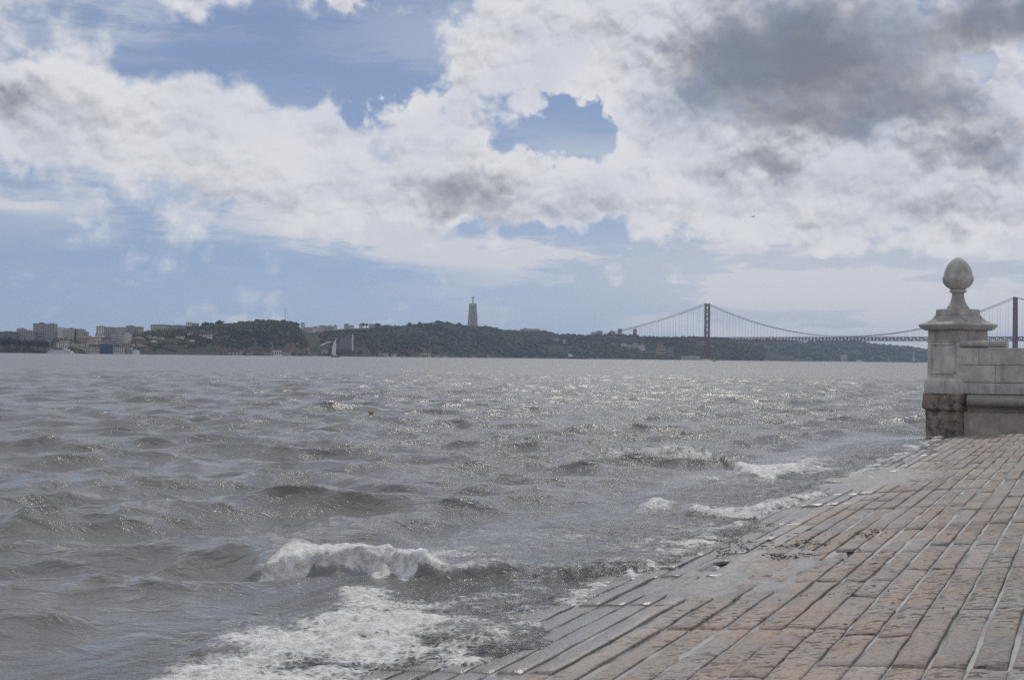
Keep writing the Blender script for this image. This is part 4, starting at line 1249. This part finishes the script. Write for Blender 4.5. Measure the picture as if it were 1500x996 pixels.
ORD = 'first second third fourth fifth sixth seventh eighth ninth tenth eleventh twelfth thirteenth fourteenth fifteenth sixteenth seventeenth eighteenth nineteenth twentieth'.split()
TONE = {'cream': 'cream', 'white': 'white', 'grey': 'grey', 'stone': 'brown stone', 'pink': 'pink'}
for yb_, rown in ((500, 'upper'), (506, 'lower')):
    px = 84.0 if rown == 'upper' else 66.0
    k = 0
    while px < 232:
        w_ = rs.uniform(6, 12); wl_ = rs.choice(['cream', 'white', 'grey', 'stone', 'pink', 'cream', 'stone'])
        yb = yb_ + rs.uniform(-2.0, 2.0)
        bld('house', 'small %s house, %s from the left in the %s row of the left town' % (TONE[wl_], ORD[k], rown), px, px + w_, yb - rs.uniform(4, 7.0), yb, 2400, wl_, rs.choice(['hip', 'gable', 'flat', 'flat']), rs.choice(['roof', 'groof', 'stone']), fl=2, nw=max(2, int(w_ / 3)), group='small houses of the left riverside town', sink=14)
        px += w_ + rs.uniform(0.4, 3.0); k += 1
bld('quay_wall', 'long stone quay wall along the foot of the left town', 190, 318, 515.5, 521.5, 2440, 'stone', 'flat', 'stone', cat='wall', yaw=math.radians(6), depth=8)
# low waterfront sheds below the cliff
ws = [(318, 330, 512.0, 'stone'), (330.5, 352, 514, 'cream'), (352.5, 357, 513, 'stone'), (357.5, 369, 514.5, 'pink'), (369.5, 384, 515, 'stone'), (384.5, 398, 514.5, 'pink'),
      (398.5, 411, 513, 'white'), (411.5, 424, 514.5, 'cream'), (424.5, 436, 515.5, 'stone'), (436.5, 452, 516.5, 'stone')]
wl = ['brown gabled shed at the left end of the sheds under the cliff', 'long cream shed second from the left under the cliff', 'narrow stone shed between cream and pink sheds', 'pink walled shed left of centre under the cliff', 'brown stone shed in the middle under the cliff',
      'second pink shed under the cliff', 'white fronted shed under the cliff', 'cream shed right of the white fronted shed', 'stone shed near the right end under the cliff', 'low stone shed at the very right end under the cliff']
for (x0_, x1_, yt, wm), lb in zip(ws, wl):
    bld('warehouse', lb, x0_, x1_, yt, 521.3, float(shore_Y(x0_)) + 12, wm, 'gable' if wm != 'white' else 'flat', 'roof', fl=1, nw=4, cat='warehouse', group='sheds along the foot of the cliff')
# gap town
bld('apartment_block', 'pale tower block beside the cliff edge', 440.5, 446, 472.3, 484, 3350, 'white', fl=6, nw=3)
gt = [(446, 456, 479.5, 486, 'cream'), (456.5, 466, 477.5, 485, 'white'), (466.5, 476, 476.6, 483, 'cream'), (476.5, 488, 476.3, 483, 'pink'), (488.5, 493, 475.3, 483, 'white'), (504, 510, 474, 482, 'cream'), (510.5, 518, 475.5, 482, 'white'),
      (526, 530.5, 473.3, 481, 'white'), (540, 548, 474.5, 480, 'cream'), (450, 462, 485.5, 492, 'white'), (462.5, 474, 484, 490, 'pink'), (458, 472, 490, 496, 'cream')]
gl_ = ['cream house on ridge next to the pale tower block', 'white house second along the gap ridge', 'cream flats third along the gap ridge', 'pink roofed flats in the middle of the gap ridge', 'narrow white block right of the pink flats',
       'cream block on the ridge above the lift tower', 'white block just right of the block above the lift tower', 'thin white block between two small ridge trees', 'cream house where the woods begin', 'white house with terracotta roof down in the gap',
       'pink house right of the white gap house', 'lowest cream house in the gap behind the cliff']
for (x0_, x1_, yt, yb, wm), lb in zip(gt, gl_):
    bld('house', lb, x0_, x1_, yt, yb, 3340 if yb < 484 else 3230, wm, 'hip' if wm in ('pink', 'white') else 'flat', 'roof', fl=3, nw=4, group='houses in the gap behind the cliff')
# lift tower with walkway
lt = empty('lift_tower', at(516.3, 519.5, 2990)); tag(lt, 'slim pale lift tower with high walkway against the cliff', 'tower')
hz_ = at(516, 489.5, 2990).z - at(516, 519.5, 2990).z
MB().box((0, 0, hz_ / 2 - 2), (2.6, 3.0, hz_ + 4)).build('shaft', MW['white'], lt)
MB().box((-25, 0, hz_ - 4.2), (48, 3.5, 1.2)).build('walkway', MW['stone'], lt)
MB().box((-25, -1.75, hz_ - 2.9), (48, 0.3, 1.3)).build('railing', MW['stone'], lt)
MB().box((0, 0, hz_ + 0.7), (3.6, 4.2, 1.0)).build('cabin_roof', MW['groof'], lt)
bld('retaining_wall', 'dark retaining wall filling the bay behind the lift tower', 497, 515, 494, 520, 3015, 'dark', 'flat', 'stone', cat='wall', depth=10)
pr = MB()
p1, p2 = at(470, 506, 3010), at(484, 500.5, 3040)
pr.tube([p1, (p1 + p2) / 2 + Vector((0, 0, .5)), p2], 1.6, 5)
o = pr.build('stair_ramp', MW['white']); tag(o, 'pale sloping stair ramp on the hillside left of the lift tower', 'stairs')
bld('house', 'small red roofed house behind the near sailing boat', 470, 479.5, 511, 521.5, 2960, 'white', 'hip', 'roof', fl=2, nw=3)
bld('house', 'tiny white hut beside the red roofed house', 480, 486, 516.5, 521.5, 2962, 'cream', 'gable', 'roof')
# riverside hamlets
rv_ = [(553, 558, 513.5, 522.5, 'cream', 'ruined cream house at the left of the riverside hamlet'), (558.5, 568, 516, 523, 'white', 'white house second in the riverside hamlet'), (568.5, 580, 517.3, 523, 'white', 'long white house at the right of the riverside hamlet'),
       (596, 606, 511.5, 520, 'stone', 'stone house up the bank between the hamlets'), (606, 618, 516, 522.8, 'pink', 'pink roofed house by the water left of centre'), (618.5, 631, 513.6, 522.8, 'cream', 'large cream house with brown roof by the water'),
       (632, 643, 518.5, 523.2, 'cream', 'low cream shed right of the large waterside house'), (643.5, 655, 519.5, 523.5, 'white', 'low white shed at the end of the waterside houses'),
       (683, 696, 519, 524.2, 'cream', 'low cream house below the monument'), (696.5, 708, 516.7, 524.2, 'stone', 'stone house with pitched roof below the monument'), (708.5, 718, 517.5, 524.2, 'cream', 'cream house right of the stone house below the monument'),
       (720, 734, 520.5, 524.6, 'stone', 'low brown shed right of the houses below the monument'), (736, 749, 521, 525, 'grey', 'low grey shed last of the row below the monument')]
for (x0_, x1_, yt, yb, wm, lb) in rv_:
    Yd = float(np.interp((x0_ + x1_) / 2, [380, 530, 740, 1036, 1200], [2900, 2950, 3900, 4180, 4400])) + 20
    bld('house', lb, x0_, x1_, yt, yb, Yd, wm, 'hip' if x1_ % 1 else 'gable', 'roof', fl=2, nw=4, group='houses along the far bank')
bld('sanctuary', 'wide reddish roofed building on the ridge right of the monument', 760, 793, 481.5, 490, 4320, 'cream', 'hip', 'roof', fl=2, nw=9)
bld('house', 'small tower house on top of the sanctuary ridge', 767, 772, 480, 484, 4360, 'brick', 'hip', 'roof')
bld('bunker', 'pale slanted concrete building high on the wooded slope', 808, 819, 496, 503.5, 4150, 'grey', 'flat', 'groof', cat='building')
bld('bunker', 'small grey concrete building right of the slanted one', 824, 829, 497, 503.5, 4150, 'grey', 'flat', 'groof', cat='building')
for (x0_, x1_, yt, yb, wm, lb) in ((866, 873, 486.5, 493, 'cream', 'cream block at left of the ridge group near the mast'), (874, 882.5, 484.8, 493, 'grey', 'grey block right of the mast on the ridge'), (892, 901, 484, 493, 'pink', 'pitched pink house on the ridge before two towers'),
                               (905.3, 911, 481.5, 493, 'cream', 'left one of two square towers on the ridge'), (927.5, 932.8, 481.8, 493, 'ochre', 'right one of two square towers near the bridge cable')):
    bld('apartment_block', lb, x0_, x1_, yt, yb, 4640, wm, 'hip' if wm == 'pink' else 'flat', 'roof', fl=5, nw=3, group='blocks on the ridge left of the bridge')
for (x0_, x1_, yt, yb, wm, lb) in ((910, 919, 502.5, 507.5, 'white', 'white house at left of the pale cluster by the bridge'), (919.5, 926, 504.5, 509.5, 'cream', 'low cream house in the pale cluster by the bridge'), (926.5, 935, 501.8, 511, 'cream', 'tall cream house in the middle of the pale cluster'),
                               (935.5, 945, 504.3, 512, 'white', 'white house at right of the pale cluster by the bridge')):
    bld('house', lb, x0_, x1_, yt, yb, 4200, wm, 'hip', 'roof', fl=3, nw=4, group='pale houses near the bridge')
bld('factory', 'tall brick and ochre factory building left of the bridge tower', 961, 975, 507, 525.5, 4165, 'ochre', 'flat', 'brick', fl=4, nw=5)
bld('factory', 'narrow brick tower rising from the ochre factory', 964, 972, 501, 508, 4172, 'brick', 'flat', 'brick')
bld('factory', 'dark stone annex right of the ochre factory', 975.4, 986, 508.5, 526, 4170, 'stone', 'flat', 'stone', fl=3, nw=3)
bld('warehouse', 'long grey riverside shed left of the bridge tower', 998, 1026, 521, 527.2, 4120, 'grey', 'flat', 'groof')
bld('warehouse', 'white roofed shed right behind the bridge tower', 1042, 1056, 515.5, 521, 4260, 'dark', 'flat', 'groof')
bld('warehouse', 'small shed left behind the bridge tower', 1021, 1028, 515, 521, 4260, 'grey', 'flat', 'groof')
for (x0_, x1_, yt, yb, wm, lb) in ((1083, 1093, 522, 528, 'cream', 'pale shed on the distant bank right of the bridge tower'), (1094, 1103, 523, 528.3, 'white', 'white shed second on the distant bank'), (1109, 1119, 524.5, 528.6, 'stone', 'brown shed third on the distant bank'), (1125, 1135, 522.3, 529, 'white', 'white hipped hall on the distant bank'), (1136, 1150, 525, 529, 'cream', 'cream shed right of the white hall'),
                               (1232, 1236, 520, 527.5, 'grey', 'left of two pale silos on the distant slope'), (1236.5, 1241, 519.5, 527.5, 'grey', 'right of two pale silos on the distant slope'), (1255, 1262, 527, 530.2, 'white', 'small white shed far along the distant bank')):
    bld('warehouse', lb, x0_, x1_, yt, yb, float(np.interp(x0_, [960, 1100, 1360], [5000, 5300, 6300])) + 25, wm, 'hip' if 'hip' in lb else 'flat', 'groof', group='sheds on the distant bank')
# radio masts
for (px, yt, yb, Yd, lb) in ((870, 458, 488, 4650, 'thin radio mast on the ridge left of the bridge'), (418, 452, 472, 2800, 'thin radio mast above the cliff top')):
    b = at(px, yb, Yd); h = at(px, yt, Yd).z - b.z
    t = empty('radio_mast', b); tag(t, lb, 'mast')
    m_ = MB()
    for k in range(3):
        a = k * 2 * PI / 3
        m_.tube([(0.8 * math.cos(a), 0.8 * math.sin(a), 0), (0.15 * math.cos(a), 0.15 * math.sin(a), h)], 0.10, 4)
    m_.build('lattice', MW['steel'], t)
    MB().tube([(0, 0, h * 0.6), (0, 0, h + 1)], 0.12, 4).build('aerial', MW['steel'], t)

# ------------------------------------------------------------------ monument: tall pedestal of four legs with a robed figure, arms out
mY = 4332.0
mb_ = at(692.3, 477.5, mY); sc = mY / F
mon = empty('monument', (mb_.x, mb_.y, mb_.z), math.radians(8)); tag(mon, 'tall pale monument with an open armed figure on the ridge', 'monument')
ph = 32.8 * sc; tw_, bw_ = 9.8 * sc / 2, 14.2 * sc / 2
for sx in (-1, 1):
    for sy in (-1, 1):
        m_ = MB()
        def cor(t, ox, oy, wl_):
            hw = bw_ + (tw_ - bw_) * t
            return (sx * (hw - wl_ * ox), sy * (hw - wl_ * oy), -6 + (ph + 2) * t)
        vs = []
        for t in (0, 1):
            wl_ = bw_ * 0.46 if t == 0 else tw_ * 0.52
            for (ox, oy) in ((0, 0), (1, 0), (1, 1), (0, 1)): vs.append(cor(t, ox, oy, wl_))
        m_.add(vs, [(3, 2, 1, 0), (4, 5, 6, 7), (0, 1, 5, 4), (1, 2, 6, 5), (2, 3, 7, 6), (3, 0, 4, 7)])
        m_.build('leg', MW['conc'], mon)
m_ = MB(); m_.sqlathe([(bw_ * 0.55, -6), (tw_ * 0.60, ph - 6)]); m_.build('inner_wall', MW['conc'], mon)
MB().sqlathe([(tw_ * 1.02, ph - 4.0), (tw_ * 1.06, ph - 2), (tw_ * 1.03, ph), (tw_ * 0.5, ph + .4)]).build('platform', MW['conc'], mon)
fh_ = 11.4 * sc
fig = MB()
prof_ = [(0, 2.6), (0.12, 2.4), (0.4, 1.9), (0.62, 1.9), (0.74, 2.3), (0.80, 2.1), (0.835, 1.0), (0.86, 0.95), (0.9, 1.5), (0.95, 1.45), (0.99, 0.8), (1.0, 0.2)]
seg = 14; vs, fs = [], []
for (t, r) in prof_:
    for k in range(seg):
        a = 2 * PI * k / seg
        vs.append((r * 1.05 * math.cos(a) * (1 + 0.06 * math.sin(5 * a) * (t < 0.6)), r * 0.85 * math.sin(a), ph + 0.3 + fh_ * t))
for i in range(len(prof_) - 1):
    for k in range(seg): fs.append((seg * i + k, seg * i + (k + 1) % seg, seg * (i + 1) + (k + 1) % seg, seg * (i + 1) + k))
fig.add(vs, fs)
for sx in (-1, 1):
    z_ = ph + fh_ * 0.755
    fig.tube([(sx * 1.2, 0, z_), (sx * 4.0, 0, z_ + .1), (sx * 6.6, 0, z_ + 0.3), (sx * 8.2, 0, z_ + 0.4)], [1.35, 1.25, 1.1, 0.4], 8)
fig.build('figure', MW['conc'], mon, True)

# ------------------------------------------------------------------ suspension bridge
Sx, Sy, Nx_, Ny_ = 654.0, 4207.0, 1437.0, 3583.0
bd_ = Vector((Nx_ - Sx, Ny_ - Sy, 0)); SPAN = bd_.length; bang = math.atan2(bd_.y, bd_.x)
br = empty('suspension_bridge', (Sx, Sy, 0), bang); tag(br, 'red steel suspension bridge with two towers spanning the river', 'bridge')
HT, ZD, TW2, SIDE = at(1036, 445.5, Sy).z, 71.0, 11.5, 483.0
for k, x_ in enumerate((0.0, SPAN)):
    tw = MB()
    for sy in (-1, 1):
        tw.add([], [])
        leg = MB()
        for (z0, z1, w0, w1) in ((-3, 16, 8.2, 7.6), (16, HT, 6.2, 4.6)):
            leg.add([(x_ + a * w0 / 2 * (1.2), sy * TW2 + b * w0 / 2, z0) for a, b in ((-1, -1), (1, -1), (1, 1), (-1, 1))] + [(x_ + a * w1 / 2 * 1.2, sy * TW2 + b * w1 / 2, z1) for a, b in ((-1, -1), (1, -1), (1, 1), (-1, 1))],
                    [(3, 2, 1, 0), (4, 5, 6, 7), (0, 1, 5, 4), (1, 2, 6, 5), (2, 3, 7, 6), (3, 0, 4, 7)])
        l_ = leg.build('tower_leg', MW['red'], br)
        MB().box((x_, sy * TW2, HT + 1.2), (5.0, 4.0, 2.4)).build('cable_saddle', MW['red'], l_)
    for z_ in (HT - 5, HT - 42, ZD + 40, ZD + 6, ZD - 30):
        MB().box((x_, 0, z_), (4.0, 2 * TW2 - 5, 5.0)).build('cross_strut', MW['red'], br)
    for (z0, z1) in ((HT - 8, HT - 40), (HT - 45, ZD + 43), (ZD + 37, ZD + 8), (ZD - 12, 18)):
        for sy in (-1, 1):
            MB().tube([(x_, sy * (TW2 - 2), z0), (x_, -sy * (TW2 - 2), z1)], 0.9, 4).build('cross_brace', MW['red'], br)
    MB().box((x_, 0, 1), (22, 2 * TW2 + 16, 8)).build('pier_foot', MW['grey'], br)
# deck truss
DX0, DX1 = -SIDE - 120, SPAN + SIDE
for sy in (-1, 1):
    MB().box(((DX0 + DX1) / 2, sy * 10.5, ZD + 5), (DX1 - DX0, 1.6, 2.6)).build('top_chord', MW['steel'], br)
    MB().box(((DX0 + DX1) / 2, sy * 10.5, ZD - 5), (DX1 - DX0, 1.6, 2.4)).build('bottom_chord', MW['steel'], br)
tm = MB(); n_ = int((DX1 - DX0) / 11.5)
for i in range(n_):
    xa = DX0 + i * 11.5
    for sy in (-1, 1):
        tm.box((xa, sy * 10.5, ZD), (1.6, 1.2, 7.4))
        e0, e1 = (ZD - 3.6, ZD + 3.6) if i % 2 else (ZD + 3.6, ZD - 3.6)
        tm.tube([(xa, sy * 10.5, e0), (xa + 11.5, sy * 10.5, e1)], 0.8, 4)
o = tm.build('truss_members', MW['steel'], br); o['kind'] = 'stuff'
MB().box(((DX0 + DX1) / 2, 0, ZD + 5.2), (DX1 - DX0, 19.5, 0.7)).build('road_deck', MW['dark'], br)
MB().box(((DX0 + DX1) / 2, 0, ZD - 4.6), (DX1 - DX0, 12, 0.7)).build('rail_deck', MW['dark'], br)
# cables and hangers
def cable_z(x_):
    if 0 <= x_ <= SPAN:
        t = x_ / SPAN
        return ZD + 8 + (HT + 2 - ZD - 8) * (2 * t - 1) ** 2
    d = -x_ if x_ < 0 else x_ - SPAN
    t = min(1.0, d / SIDE)
    return HT + 2 + (ZD + 6 - HT - 2) * t - 22 * 4 * t * (1 - t) * 0.5
hm = None
for sy in (-1, 1):
    pts = [(x_, sy * TW2, cable_z(x_)) for x_ in np.concatenate([np.linspace(-SIDE, 0, 16), np.linspace(0, SPAN, 41)[1:], np.linspace(SPAN, SPAN + SIDE, 16)[1:]])]
    MB().tube(pts, 0.75, 5).build('main_cable', MW['steel'], br)
    hx = [-23.0 * k for k in range(1, 20)] + [SPAN * k / 44 for k in range(1, 44)] + [SPAN + 23.0 * k for k in range(1, 12)]
    for x_ in hx:
        z1 = cable_z(x_); z0 = ZD + 5
        if z1 - z0 < 1.5: continue
        if hm is None:
            hm = MB().box((0, 0, 0.5), (0.36, 0.36, 1.0)).build('hanger', MW['steel'], br); h_ = hm
        else:
            h_ = hm.copy(); COL.objects.link(h_); h_.parent = br
        h_.location = (x_, sy * TW2, z0); h_.scale = (1, 1, z1 - z0)

# ------------------------------------------------------------------ craft on the river
def hullm(mb, L, Bm, H, zb=-0.3, bow=0.35):
    n = 14; vs, fs = [], []
    for i in range(n + 1):
        t = i / n
        x_ = -L / 2 + L * t
        w_ = Bm / 2 * (1 - max(0, (t - (1 - bow)) / bow) ** 2) * (0.85 + 0.15 * min(1, t * 4))
        sh_ = H * (1 + 0.25 * max(0, t - 0.6) ** 2 * 6)
        vs += [(x_, -w_, sh_), (x_, -w_ * 0.75, zb), (x_, w_ * 0.75, zb), (x_, w_, sh_)]
    for i in range(n):
        b = 4 * i
        for k in range(3): fs.append((b + k, b + k + 1, b + 4 + k + 1, b + 4 + k))
        fs.append((b + 3, b, b + 4, b + 7))
    fs += [(0, 3, 2, 1), (4 * n, 4 * n + 1, 4 * n + 2, 4 * n + 3)]
    mb.add(vs, fs); return mb
def sailboat(px, ywl, Yd, ytop, label, rz, lean):
    b = at(px, ywl, Yd); b.z = 0
    H = at(px, ytop, Yd).z
    t = empty('sailing_boat', b, rz); tag(t, label, 'sailing boat')
    L = H * 0.42
    hullm(MB(), L, L * 0.28, H * 0.05).build('hull', MW['navy'], t, True)
    MB().box((-L * 0.08, 0, H * 0.07), (L * 0.4, L * 0.16, H * 0.05)).build('cabin', MW['boat'], t)
    MB().tube([(0, 0, 0), (lean * H * 0.5, 0, H)], [H * 0.008, H * 0.004], 6).build('mast', MW['boat'], t)
    def sail(pts, nm):
        m_ = MB(); n = 10; vs, fs = [], []
        (ax, az), (bx_, bz), (cx_, cz) = pts   # tack, clew, head
        for i in range(n + 1):
            s = i / n
            lx, lz = ax + (cx_ - ax) * s, az + (cz - az) * s
            rx, rz_ = bx_ + (cx_ - bx_) * s - L * 0.16 * math.sin(PI * s) * (1 if bx_ > ax else -1) * -1, bz + (cz - bz) * s
            for k in range(5):
                f_ = k / 4
                bel = L * 0.09 * math.sin(PI * f_) * (1 - s * 0.7)
                vs.append((lx + (rx - lx) * f_, bel, lz + (rz_ - lz) * f_))
        for i in range(n):
            for k in range(4): fs.append((5 * i + k, 5 * i + k + 1, 5 * i + 6 + k, 5 * i + 5 + k))
        m_.add(vs, fs)
        o = m_.build(nm, MW['sail'], t, True)
        sd_ = o.modifiers.new('thickness', 'SOLIDIFY'); sd_.thickness = 0.02
    sail([(-L * 0.02, H * 0.11), (-L * 0.46, H * 0.12), (lean * H * 0.48, H * 0.98)], 'main_sail')
    return t
sailboat(491.5, 524.8, 1500, 493.8, 'slim white sailed boat sailing near the lift tower', math.radians(8), 0.06)
sailboat(1339, 531.2, 2600, 509.5, 'small distant sailing boat left of the stone pier', math.radians(60), 0.05)

# ferry
fY = 2215.0; fb = at(90, 517.3, fY); s_ = fY / F
fe = empty('ferry', (fb.x, fb.y, 0), math.radians(-3)); tag(fe, 'white two deck passenger ferry moored at the left waterfront', 'ferry')
L = 39 * s_
hullm(MB(), L, 10, 2.2, bow=0.2).build('hull', MW['boat'], fe, True)
MB().box((-L * 0.03, 0, 3.5), (L * 0.86, 9, 2.6)).build('lower_deck', MW['boat'], fe)
MB().box((-L * 0.05, 0, 6.0), (L * 0.70, 8, 2.2)).build('upper_deck', MW['boat'], fe)
MB().box((L * 0.16, 0, 8.0), (L * 0.12, 5, 1.8)).build('wheelhouse', MW['boat'], fe)
for z_, f_, nn in ((3.7, 0.82, 22), (6.1, 0.66, 18)):
    for sy in (-1, 1):
        for i in range(nn):
            MB().box((-L * 0.04 + L * f_ * ((i + .5) / nn - .5), sy * (4.5 if z_ < 5 else 4.0), z_), (L * f_ / nn * 0.62, 0.12, 1.1)).build('window', MW['win'], fe)
MB().tube([(L * 0.1, 0, 8), (L * 0.1, 0, 13)], 0.15, 5).build('mast', MW['boat'], fe)

# cargo ship
cY = 3700.0; cb = at(845.5, 525.0, cY); s_ = cY / F; L = 29 * s_
sp_ = empty('cargo_ship', (cb.x, cb.y, 0), math.radians(4)); tag(sp_, 'dark red cargo ship with white bridge house against the wooded shore', 'ship')
hullm(MB(), L, 10, 6.0, bow=0.22).build('hull', MW['hull'], sp_, True)
hs = MB().box((-L * 0.38, 0, 10.5), (L * 0.16, 9, 9)).build('bridge_house', MW['boat'], sp_)
MB().box((-L * 0.26, 0, 8.5), (L * 0.10, 8.5, 5)).build('accommodation', MW['boat'], sp_)
MB().box((-L * 0.39, 0, 16.5), (3.5, 3.5, 4)).build('funnel', MW['hull'], sp_)
for x_ in (0.06, 0.30):
    MB().box((L * x_, 0, 7.4), (L * 0.16, 8, 3.2)).build('hatch', MW['grey'], sp_)
    MB().tube([(L * (x_ - 0.1), 0, 6), (L * (x_ - 0.1), 0, 14)], 0.35, 5).build('derrick', MW['steel'], sp_)
MB().tube([(L * 0.46, 0, 6), (L * 0.46, 0, 12)], 0.3, 5).build('foremast', MW['steel'], sp_)

# motor boat by the bridge tower
b = at(1033, 527.6, 3950); b.z = 0; L = 15 * 3950 / F
t = empty('motor_boat', b, math.radians(5)); tag(t, 'white motor boat passing the foot of the bridge tower', 'boat')
hullm(MB(), L, 6, 2.4).build('hull', MW['boat'], t, True)
MB().box((L * 0.02, 0, 3.6), (L * 0.42, 4, 2.6)).build('cabin', MW['boat'], t)
MB().box((L * 0.04, 0, 3.9), (L * 0.43, 4.1, 0.9)).build('window', MW['win'], t)

# buoys
b = at(1046.5, 531.3, 1400); b.z = 0; s_ = 1400 / F
t = empty('channel_buoy', b); tag(t, 'yellow channel buoy with small cage top right of the bridge tower', 'buoy')
MB().lathe([(1.6, -0.6), (2.0, 0.0), (2.0, 0.9), (1.5, 1.2)], seg=16).build('float', MW['yellow'], t, True)
m_ = MB()
for k in range(4):
    a = k * PI / 2 + .4
    m_.tube([(1.2 * math.cos(a), 1.2 * math.sin(a), 1.1), (0.4 * math.cos(a), 0.4 * math.sin(a), 3.6)], 0.12, 5)
m_.build('cage', MW['yellow'], t)
MB().box((0, 0, 2.4), (1.6, 0.4, 1.6), 0.3).build('radar_reflector', MW['yellow'], t)
MB().lathe([(0.4, 3.5), (0.45, 4.2), (0.2, 4.5)], seg=10).build('lamp', MW['yellow'], t)
b = on_z(543.5, 609.5, 0.0)
t = empty('mooring_buoy', (b.x, b.y, 0.0)); tag(t, 'small orange mooring buoy bobbing in the open water', 'buoy')
r_ = 4.2 * b.y / F
MB().lathe([(0.2 * r_, -0.8 * r_), (0.7 * r_, -0.5 * r_), (0.97 * r_, 0.0), (0.9 * r_, 0.4 * r_), (0.6 * r_, 0.75 * r_), (0.2 * r_, 0.9 * r_)], seg=16).build('float', MW['orange'], t, True)
MB().lathe([(0.15 * r_, 0.85 * r_), (0.15 * r_, 1.1 * r_), (0.05 * r_, 1.15 * r_)], seg=8).build('ring_post', MW['orange'], t)
t.location.z = 0.12

# gull
g0 = at(1103, 317.5, 185)
t = empty('seagull', g0, math.radians(25)); tag(t, 'grey seagull gliding high in the cloudy sky', 'bird')
m_ = MB()
def ring(x_, r, z_=0.0): return [(x_, r * math.cos(2 * PI * k / 8), z_ + r * math.sin(2 * PI * k / 8)) for k in range(8)]
vs = []; sts = ((-0.26, 0.012), (-0.16, 0.035), (0, 0.06), (0.12, 0.055), (0.18, 0.038), (0.23, 0.04), (0.27, 0.022), (0.32, 0.004))
for (x_, r) in sts: vs += ring(x_, r)
fs = [(8 * i + k, 8 * i + (k + 1) % 8, 8 * i + 8 + (k + 1) % 8, 8 * i + 8 + k) for i in range(len(sts) - 1) for k in range(8)]
for sy in (-1, 1):
    b0 = len(vs)
    for (y_, x0_, x1_, z_) in ((0.03, -0.06, 0.12, 0.02), (0.2, -0.05, 0.13, 0.09), (0.36, -0.07, 0.09, 0.10), (0.62, -0.12, -0.08, 0.05)):
        vs += [(x0_, sy * y_, z_), (x1_, sy * y_, z_), (x1_, sy * y_, z_ - 0.012), (x0_, sy * y_, z_ - 0.012)]
    for i in range(3):
        for k in range(4): fs.append((b0 + 4 * i + k, b0 + 4 * i + (k + 1) % 4, b0 + 4 * i + 4 + (k + 1) % 4, b0 + 4 * i + 4 + k))
    fs.append((b0 + 12, b0 + 13, b0 + 14, b0 + 15))
b0 = len(vs)
vs += [(-0.25, -0.02, 0.01), (-0.25, 0.02, 0.01), (-0.38, 0.06, 0.0), (-0.38, -0.06, 0.0)]
fs.append((b0, b0 + 1, b0 + 2, b0 + 3))
m_.add(vs, fs); m_.build('body', MW['gull'], t, True)

# ------------------------------------------------------------------ thin sea haze
hm_, hn, hout = material('thin_haze')
pv_n = hn.new('ShaderNodeVolumePrincipled')
pv_n.inputs['Color'].default_value = (0.62, 0.76, 1.0, 1)
pv_n.inputs['Density'].default_value = 6.5e-5
pv_n.inputs['Anisotropy'].default_value = 0.2
hn.l.new(pv_n.outputs[0], hout.inputs['Volume'])
hz = MB().box((0, 4000, 122), (26000, 13000, 256)).build('haze', hm_)
tag(hz, 'thin pale haze over the river', 'haze', kind='stuff')
